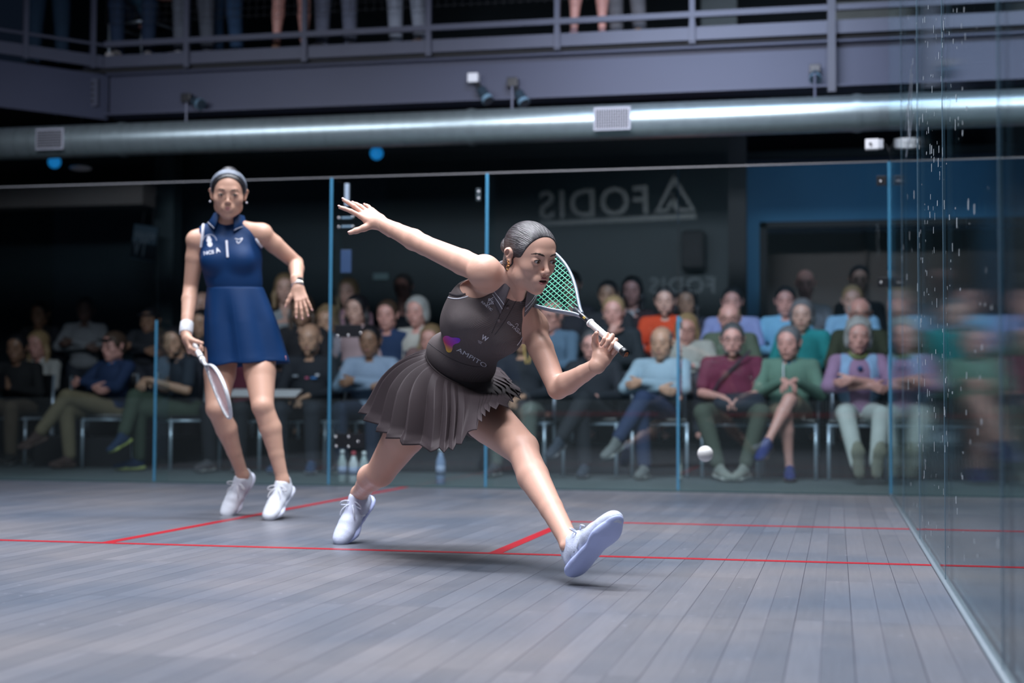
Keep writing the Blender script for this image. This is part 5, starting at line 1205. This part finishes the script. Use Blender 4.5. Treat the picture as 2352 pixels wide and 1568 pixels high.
    if vest:
        V_ = SDF(); V_.ell(Tq(0, 0, .36), (.170*w+g, .115*fat+g, .15), F.R, .04); V_.ell(Tq(0, .01, .20), (.152*w*fat+g, .115*fat+g, .15), F.R, .04); V_.cone(sh['L'], sh['R'], .068, .068, .02)
        for q, s_ in (('L', 1), ('R', -1)): V_.cone(J['sh'+q]+F.l*s_*.03, J['sh'+q]+F.l*s_*.3-F.u*.08, .085, .12, .01, None, 's')
        V_.ell(Tq(0, .14, .30), (.088, .10, .36), F.R, .008, 's'); V_.plane(P(0, 0, .05), -F.u, .01); V_.build('vest', .0095, clothes(vest), o, 1)
    if chair: put_chair(hc[0]-F.f[0]*.02, hc[1]+.02, fz, -a, chair, 'chairs of the spectators')
    return o, F, HF_, J, so_
R1 = 6.42; R2 = 7.2; R3 = 8.0
CHL = 'black chair with chrome legs under the %s'
# front row
o1 = person('person in a black jacket and tan trousers looking at a phone at the far left', (40, 800), 7.1, 0, 5, legs='flat', arms='phone', shirt=(.010, .011, .013), pants=(.10, .075, .05), hair=('short', 'black'), sk='brown', shoes=(.02, .02, .02), chair=CHL % 'person with the phone at the far left')
ph = MB().box(o1[3]['wrL']+o1[1].f*.06+A(-.05, 0, .06), (.075, .01, .15), bev=.004).build('mobile_phone', M_blackgl); tag(ph, 'black mobile phone in the hands of the person at the far left', 'phone')
person('person with long blond hair, a cream sweater and folded arms at the far left', (88, 792), 7.8, 0, -4, legs='flat', arms='crossed', shirt=(.46, .46, .44), pants=(.012, .018, .04), hair=('long', 'blond'), sk='pink', chair=CHL % 'person in the cream sweater')
o3 = person('person in a dark cap, navy jacket and khaki trousers with folded arms', (262, 796), 6.75, 0, -22, legs='cross', arms='crossed', shirt=(.010, .028, .085), pants=(.20, .165, .10), undershirt=(.03, .22, .55), cap=(.012, .010, .010), hair=('short', 'brown'), sk='pink', shoes=(.07, .04, .035), sole=(.10, .06, .05), sock=(.02, .02, .03), fat=1.12, w=1.08, glasses=True, chair=CHL % 'person in the dark cap and navy jacket', hipshift=(-.06, 0))
person('bearded person in a dark T-shirt and olive trousers, legs crossed, in navy and yellow sneakers', (402, 786), R1, 0, -42, legs='crossR', arms='knee', shirt=(.020, .030, .045), sleeve=.3, pants=(.045, .065, .045), hair=('short', 'black'), beard='black', sk='tan', shoes=(.010, .03, .08), sole=(.36, .42, .12), sock=(.02, .03, .06), look=42, chair=CHL % 'bearded person in olive trousers', hipshift=(.10, 0), w=1.05)
person('person in a maroon shirt seated behind the standing player', (560, 762), R1, 0, 0, legs='flat', arms='lap', shirt=(.09, .010, .025), sleeve=.3, pants=(.012, .014, .02), hair=('short', 'black'), sk='tan', chair=CHL % 'person in the maroon shirt behind the standing player')
o6 = person('bald bearded person in a black jacket with a notepad on the lap', (712, 780), R1, 0, 4, legs='flat', arms='lap', shirt=(.010, .013, .020), pants=(.012, .016, .026), hair=('bald', 'black'), beard='black', sk='tan', shoes=(.02, .05, .12), sole=(.4, .4, .45), chair=CHL % 'bald person with the notepad', w=1.05, hipshift=(0, 0))
for (px_, py_, lab) in ((655, 903, 'white notepad on the lap of the bald person in black'), (560, 902, 'white paper pad on the lap of the person in maroon')):
    c = Py(px_, py_, 6.08); b = MB().box(c, (.24, .17, .008), Matrix.Rotation(.25, 3, 'X') and np.array(Matrix.Rotation(.35, 3, 'X')), bev=.002).build('notepad', mat('paper', (.55, .53, .56), .7, var=.03)); tag(b, lab, 'notepad'); MB().box(c-A(0, 0, .007), (.25, .18, .006), np.array(Matrix.Rotation(.35, 3, 'X'))).build('clipboard', mat('board_brown', (.14, .06, .03), .6, var=.1), b)
lg = MB(); q = o6[3]; c0 = o6[1](0.06, .135, .36)
for (l, u, s_, m_) in ((.09, .37, .03, M_print1), (-.10, .36, .045, mat('logo_grey', (.25, .28, .33), .6, var=.05)), (.06, .34, .05, mat('logo_blue', (.05, .2, .5), .6, var=.05)), (.0, .34, .03, mat('logo_pink', (.5, .1, .2), .6, var=.05))):
    MB().box(o6[1](l, .118, u*.83), (s_, .006, .016)).build('jacket_print', m_, o6[4])
o7 = person('person in a pale blue pullover with folded arms left of the lunging player', (850, 784), R1, 0, 2, legs='flat', arms='crossed', shirt=(.22, .29, .40), pants=(.016, .026, .055), hair=('short', 'black'), sk='brown', chair=CHL % 'person in the pale blue pullover', w=1.06)
person('person with a yellow lanyard and grey-green trousers seated behind the lunging player', (1200, 772), R1, 0, 0, legs='flat', arms='lap', shirt=(.012, .016, .024), pants=(.11, .13, .115), hair=('short', 'black'), sk='tan', chair=CHL % 'person with the yellow lanyard')
ln = Py(1213, 800, 6.24); l_ = MB().tube([ln+A(-.04, 0, .18), ln+A(-.035, -.01, .02), ln+A(-.012, -.02, -.12), ln+A(.012, -.02, -.12), ln+A(.035, -.01, .02), ln+A(.04, 0, .18)], .007, 6).build('lanyard', mat('lanyard_yellow', (.50, .34, .10), .6, var=.1)); tag(l_, 'yellow lanyard hanging on the chest of the person behind the lunging player', 'lanyard')
person('person with glasses and dark clothes below the racket handle', (1362, 795), R1+.05, 0, 0, legs='cross', arms='lap', shirt=(.010, .013, .020), pants=(.010, .012, .018), hair=('short', 'darkgrey'), sk='pink', glasses=True, chair=CHL % 'person with glasses in dark clothes', shoes=(.03, .04, .06), sole=(.2, .2, .22))
person('bald person with a moustache in a light blue sweater, arms folded, shins bare', (1520, 788), R1, 0, -8, legs='cross', arms='crossed', shirt=(.27, .38, .46), pants=(.018, .032, .085), hair=('ring', 'darkgrey'), beard=None, sk='tan', shoes=(.13, .14, .14), sole=(.35, .37, .36), short=False, fat=1.1, w=1.08, chair=CHL % 'bald person in the light blue sweater', hipshift=(-.03, 0))
o11 = person('person with glasses in a maroon polo shirt, arms resting on a dark bag', (1682, 780), R1-.02, 0, 3, legs='wide', arms='lap', shirt=(.125, .012, .042), sleeve=.3, pants=(.060, .075, .055), hair=('short', 'darkgrey'), sk='pink', glasses=True, beard='darkgrey', fat=1.22, w=1.12, shoes=(.20, .22, .20), sole=(.42, .44, .42), chair=CHL % 'person in the maroon polo shirt')
bg = SDF(); cbg = o11[1](.05, .26, .08); bg.ell(cbg, (.20, .13, .085), o11[1].R, .03); bg.cone(cbg+A(-.12, -.02, .0), cbg+A(.14, 0, .03), .06, .06, .03); b = bg.build('bag', .009, clothes((.014, .020, .035)), None, 1); tag(b, 'dark navy bag on the lap of the person in the maroon polo shirt', 'bag')
MB().tube([o11[1](.14, .10, .50), o11[1](.02, .15, .38), o11[1](-.10, .16, .26), o11[1](-.17, .13, .14)], .011, 6, flat=(A(0, 1, 0), .4)).build('shoulder_strap', clothes((.03, .02, .03)), b)
o12 = person('person with short grey hair in a sage green pullover and khaki shorts, legs crossed', (1812, 788), R1, 0, 2, legs='cross', arms='knee', shirt=(.105, .20, .15), pants=(.17, .13, .085), short=True, undershirt=(.05, .13, .2), hair=('short', 'grey'), sk='pink', shoes=(.010, .022, .14), sole=(.02, .03, .16), w=1.06, chair=CHL % 'person in the green pullover', look=-16)
MB().box(o12[1](-.045, .135, .335), (.008, .006, .13)).build('zip', M_pipe, o12[4])
o13 = person('person with curly grey hair, lilac top, pale blue vest and striped white trousers', (1972, 772), R1, 0, 4, legs='ext', arms='crossed', shirt=(.30, .18, .30), sleeve=.7, pants=(.48, .52, .50), vest=(.25, .40, .60), hair=('curly', 'white'), sk='pink', shoes=(.20, .21, .17), sole=(.27, .27, .21), chair=CHL % 'person with curly grey hair', hs=1.02)
# bracelets, scarf, brooch of that person
sc_ = SDF()
for t in np.linspace(-PI, PI, 17)[:-1]: sc_.cone(o13[2](.052*math.sin(t), -.015+.058*math.cos(t), -.118-.02*math.cos(t)), o13[2](.052*math.sin(t+.4), -.015+.058*math.cos(t+.4), -.118-.02*math.cos(t+.4)), .019, .019, .008)
sc_.build('scarf', .006, mat('scarf_green_gold', (.17, .20, .07), .8, bump=.4, var=.85, vscale=26), o13[0], 1)
MB().ball(o13[1](.0, .125, .36), (.022, .008, .022), 10, 6).build('brooch', mat('brooch_blue', (.01, .05, .16), .3, var=.1), o13[4], True)
# rows behind
def row(L, Y, fz, grp):
    for lab, hd, kw in L:
        kw = dict(kw); kw.setdefault('feet', False); person(lab, hd, kw.pop('Y', Y), fz, kw.pop('yaw', 0), group=grp, coarse=1.25, chair='black chair on the riser under the '+' '.join(lab.split()[:9]), **kw)
G2, G3, G4 = 'spectators in the second row', 'spectators in the third row', 'people standing at the back'
row([
 ('person with long fair hair and a pale grey top right of the standing player', (655, 662), dict(Y=7.5, hair=('long', 'fair'), shirt=(.26, .28, .30), sk='light', yaw=18)),
 ('dark-haired person in black behind the hand of the standing player', (694, 712), dict(Y=7.1, hair=('long', 'brown'), shirt=(.012, .012, .016), sk='tan', yaw=10)),
 ('person with curly fair hair just left of the glass door edge', (752, 738), dict(Y=7.25, hair=('curly', 'fair'), shirt=(.02, .03, .04), sk='tan')),
 ('smiling person with dark shoulder-length hair in a pink-white top', (820, 712), dict(hair=('long', 'black'), shirt=(.42, .30, .32), sk='light', yaw=-10, sleeve=.7)),
 ('person with short brown hair in a navy T-shirt', (890, 724), dict(hair=('short', 'brown'), shirt=(.012, .035, .10), sleeve=.3, sk='pink')),
 ('person with white hair in a cream top', (958, 716), dict(hair=('bob', 'white'), shirt=(.52, .50, .46), sk='pink', yaw=-8)),
 ('person with fair hair half hidden by the dress of the lunging player', (990, 782), dict(Y=6.9, hair=('long', 'fair'), shirt=(.2, .12, .12), sk='pink')),
 ('person with glasses in a denim blue shirt leaning forward behind the racket arm', (1268, 728), dict(Y=6.95, hair=('ring', 'grey'), shirt=(.10, .18, .28), sk='pink', glasses=True, yaw=-25, w=1.1)),
 ('person with blond hair, chin resting on the hand, in a dark jacket', (1410, 716), dict(Y=7.1, hair=('short', 'blond'), shirt=(.016, .024, .034), sk='pink', arms='chin')),
 ('blond person with glasses and a cream vest behind the right half-height glass fin', (1578, 758), dict(Y=7.0, hair=('bob', 'blond'), shirt=(.44, .46, .44), sk='pink', glasses=True)),
 ('balding person with glasses in an olive top behind the maroon polo shirt', (1676, 732), dict(Y=7.1, hair=('ring', 'fair'), shirt=(.11, .15, .11), sk='pink', glasses=True, fat=1.15)),
 ('person with a grey bob in a teal jacket', (1843, 724), dict(hair=('bob', 'grey'), shirt=(.012, .26, .28), sk='light', yaw=-6, fat=1.1)),
 ('balding grey person in an olive jacket behind the curly grey hair', (1975, 722), dict(Y=7.0, hair=('ring', 'white'), shirt=(.05, .062, .035), sk='pink', glasses=True)),
], R2, .26, G2)
row([
 ('person with dark hair looking over the blond person in the dark jacket', (1397, 678), dict(hair=('short', 'black'), shirt=(.012, .014, .02), sk='tan')),
 ('person with long dark hair and a white collar', (1452, 668), dict(hair=('long', 'black'), shirt=(.03, .012, .016), undershirt=(.5, .5, .52), sk='pink', Y=8.3)),
 ('bearded person in a bright orange sweater', (1528, 692), dict(hair=('short', 'black'), beard='black', shirt=(.62, .060, .012), sk='light', Y=7.75, w=1.06)),
 ('person with long dark hair right of the orange sweater', (1577, 694), dict(hair=('long', 'black'), shirt=(.015, .015, .03), sk='tan', Y=8.2)),
 ('person in a lavender shirt with arms folded and dark hair', (1682, 694), dict(hair=('short', 'black'), shirt=(.23, .27, .50), sk='pink', arms='crossed', w=1.15)),
 ('person with short black hair in a light blue shirt', (1804, 692), dict(hair=('short', 'black'), shirt=(.17, .40, .60), sk='pink')),
 ('person with blond hair in a pale blue shirt beside the corner of the glass', (1958, 690), dict(hair=('short', 'blond'), shirt=(.22, .42, .62), sk='light')),
 ('person with a dark cap behind the racket head', (1312, 655), dict(hair=('short', 'black'), cap=(.03, .025, .04), shirt=(.02, .02, .03), sk='light', Y=8.3)),
 ('dim person in a pink top left of the dark-haired one in pink-white', (800, 672), dict(hair=('long', 'fair'), shirt=(.28, .16, .20), sk='light')),
 ('bald person whose face shows beside the right arm of the standing player', (464, 704), dict(hair=('bald', 'black'), shirt=(.02, .02, .025), sk='light', Y=7.6)),
 ('person with black hair below the bald one beside the standing player', (463, 744), dict(hair=('short', 'black'), shirt=(.02, .02, .025), sk='tan', Y=7.1)),
], R3, .41, G3)
def stand(L):
    for lab, hd, kw in L:
        kw = dict(kw); person(lab, hd, kw.pop('Y', 8.8), 0, kw.pop('yaw', 0), pose='stand', group=G4, coarse=1.25, feet=False, **kw)
stand([
 ('bald person standing in a grey sweater in the doorway', (1850, 652), dict(hair=('bald', 'brown'), shirt=(.26, .26, .28), sk='pink', arms='crossed', w=1.08)),
 ('person with black hair standing in black in the doorway', (1974, 643), dict(hair=('short', 'black'), shirt=(.012, .014, .02), sk='light', arms='side')),
 ('person standing against the dark wall in a black top above the white-haired one', (926, 660), dict(hair=('short', 'darkgrey'), shirt=(.012, .014, .022), sk='pink', arms='side', glasses=True)),
 ('dim person standing with folded arms in a light grey sweatshirt at the left', (196, 712), dict(hair=('short', 'black'), shirt=(.22, .23, .25), sk='dark', arms='crossed', yaw=15)),
 ('barely visible person standing in the dark behind the blond one at the far left', (93, 722), dict(hair=('short', 'black'), shirt=(.008, .008, .012), sk='brown', arms='side')),
 ('person in a dark cap and dark printed T-shirt standing behind the left half-height glass fin', (345, 738), dict(Y=8.0, hair=('short', 'black'), cap=(.02, .02, .03), shirt=(.014, .016, .022), sk='brown', arms='crossed')),
])
# people on the balcony: only the legs are in the frame
def balcony(lab, px_, Yb, yaw, pants, shoes, short=False, sk='light', sole=(.3, .3, .3), shirt=(.05, .06, .1), legs='stand', feet_px=None):
    x = Py(px_, 60, Yb)[0]; d = Yb
    # head high above the frame
    hz = 3.50+1.62; z_ = hz
    rel = A(x, Yb, z_)-CAMPOS; dd = rel@CF; hd = (1176+FPX*(rel@CR)/dd, 784-FPX*(rel@CU)/dd)
    person(lab, hd, Yb, 3.50, yaw, pose='stand', legs=legs, arms='side', shirt=shirt, pants=pants, short=short, shoes=shoes, sole=sole, sk=sk, hair=('short', 'brown'), group='people on the balcony', coarse=1.2)
balcony('person in faded blue jeans at the angled corner of the balcony', 112, 6.45, 30, (.03, .07, .13), (.02, .02, .02))
balcony('person in grey jeans and white shoes at the left of the balcony', 445, 6.35, 10, (.13, .15, .19), (.55, .55, .62), sole=(.5, .5, .55))
balcony('person in blue jeans right of the grey jeans on the balcony', 520, 6.6, -20, (.03, .075, .16), (.03, .04, .07))
balcony('person with bare legs and brown sandals on the balcony', 668, 6.35, 35, (.02, .03, .06), (.30, .16, .09), short=True, sk='pink')
balcony('person in pale grey jeans and black-white sneakers on the balcony', 772, 6.3, 10, (.15, .17, .24), (.05, .05, .06), sole=(.6, .6, .65))
balcony('person in light washed jeans and tan shoes beside the balcony post', 935, 6.35, -15, (.30, .34, .42), (.28, .16, .08), sk='pink')
balcony('person with bare legs and pink-white sneakers on the balcony', 1352, 6.35, 25, (.02, .02, .03), (.55, .35, .36), short=True, sk='pink', sole=(.6, .5, .5))
balcony('person in grey trousers and tan boots on the balcony', 1440, 6.4, -30, (.11, .11, .12), (.28, .15, .06), sole=(.2, .12, .06))
# a figure sitting low behind the railing
_p = A(Py(325, 60, 6.5)[0], 6.5, 3.50+1.12); _r = _p-CAMPOS; _d = _r@CF
person('person in jeans and white-toed shoes sitting low behind the balcony railing', (1176+FPX*(_r@CR)/_d, 784-FPX*(_r@CU)/_d), 6.62, 3.50, 15, legs='flat', arms='lap', shirt=(.02, .07, .12), sleeve=.3, pants=(.015, .035, .08), hair=('short', 'brown'), sk='pink', shoes=(.38, .36, .36), sole=(.5, .45, .4), group='people on the balcony', chair='black chair on the balcony under the person sitting low')
# furniture on the balcony
c = Py(1655, 30, 8.6); tag(MB().box((c[0], 8.6, 3.50+.45), (.34, .4, .9), bev=.01).build('cabinet', mat('pale_cabinet', (.16, .20, .20), .5, var=.1)), 'pale cabinet standing on the balcony behind the railing', 'cabinet')
c = Py(1985, 30, 8.6); b = MB().box((c[0], 8.6, 3.50+.40), (.56, .4, .8), bev=.01).build('cabinet', mat('cream_cabinet', (.26, .28, .25), .5, var=.1)); tag(b, 'cream cabinet on the balcony near the side glass', 'cabinet'); MB().box((c[0]-.04, 8.39, 3.50+.3), (.12, .02, .6)).build('door', mat('tan_panel', (.20, .14, .09), .6, var=.1), b)
c = Py(1782, 40, 8.4); e = empty('lantern', (c[0], 8.4, 3.50)); tag(e, 'small glowing orange lamp standing on the balcony', 'lamp')
MB().box((0, 0, .03), (.24, .24, .06), bev=.01).build('base', M_black, e); MB().box((0, 0, .21), (.17, .12, .20), bev=.02).build('lamp_shade', mat('amber', (.5, .12, .02), .5, emit=((1, .22, .03), .5)), e)
# bottles on the floor behind the glass door
def bottle(px_, py_, h, col, cap_, lab):
    c = Py(px_, py_, 4.85); c[2] = -.01; e = empty('bottle', c); tag(e, lab, 'bottle', 'bottles on the floor behind the glass')
    r = .034; m = MB(); m.tube([(0, 0, .001), (0, 0, .006), (0, 0, h*.62), (0, 0, h*.78), (0, 0, h*.86)], [r*.9, r, r, r*.55, r*.40], 16); m.build('bottle_body', col, e, True)
    MB().tube([(0, 0, h*.86), (0, 0, h)], r*.46, 12).build('cap', cap_, e, True); MB().tube([(0, 0, h*.25), (0, 0, h*.5)], r*1.02, 16).build('bottle_label', mat('bottle_band', (.3, .34, .5), .5, var=.1), e, True)
Mb = mat('cloudy_bottle', (.42, .48, .50), .25, var=.1, spec=.7)
bottle(786, 1085, .24, Mb, M_white, 'cloudy white bottle on the floor nearest the glass door edge'); bottle(812, 1085, .23, mat('white_flask', (.6, .62, .66), .3, var=.05), mat('red_cap', (.5, .05, .08), .4, var=.1), 'slim white flask with a red cap, the middle one of three by the door'); bottle(836, 1085, .23, Mb, M_white, 'cloudy bottle closest to the back foot of the lunging player'); bottle(1012, 1088, .27, mat('bluish_bottle', (.25, .32, .5), .2, var=.1), M_white, 'bluish clear bottle standing alone under the pleated skirt')
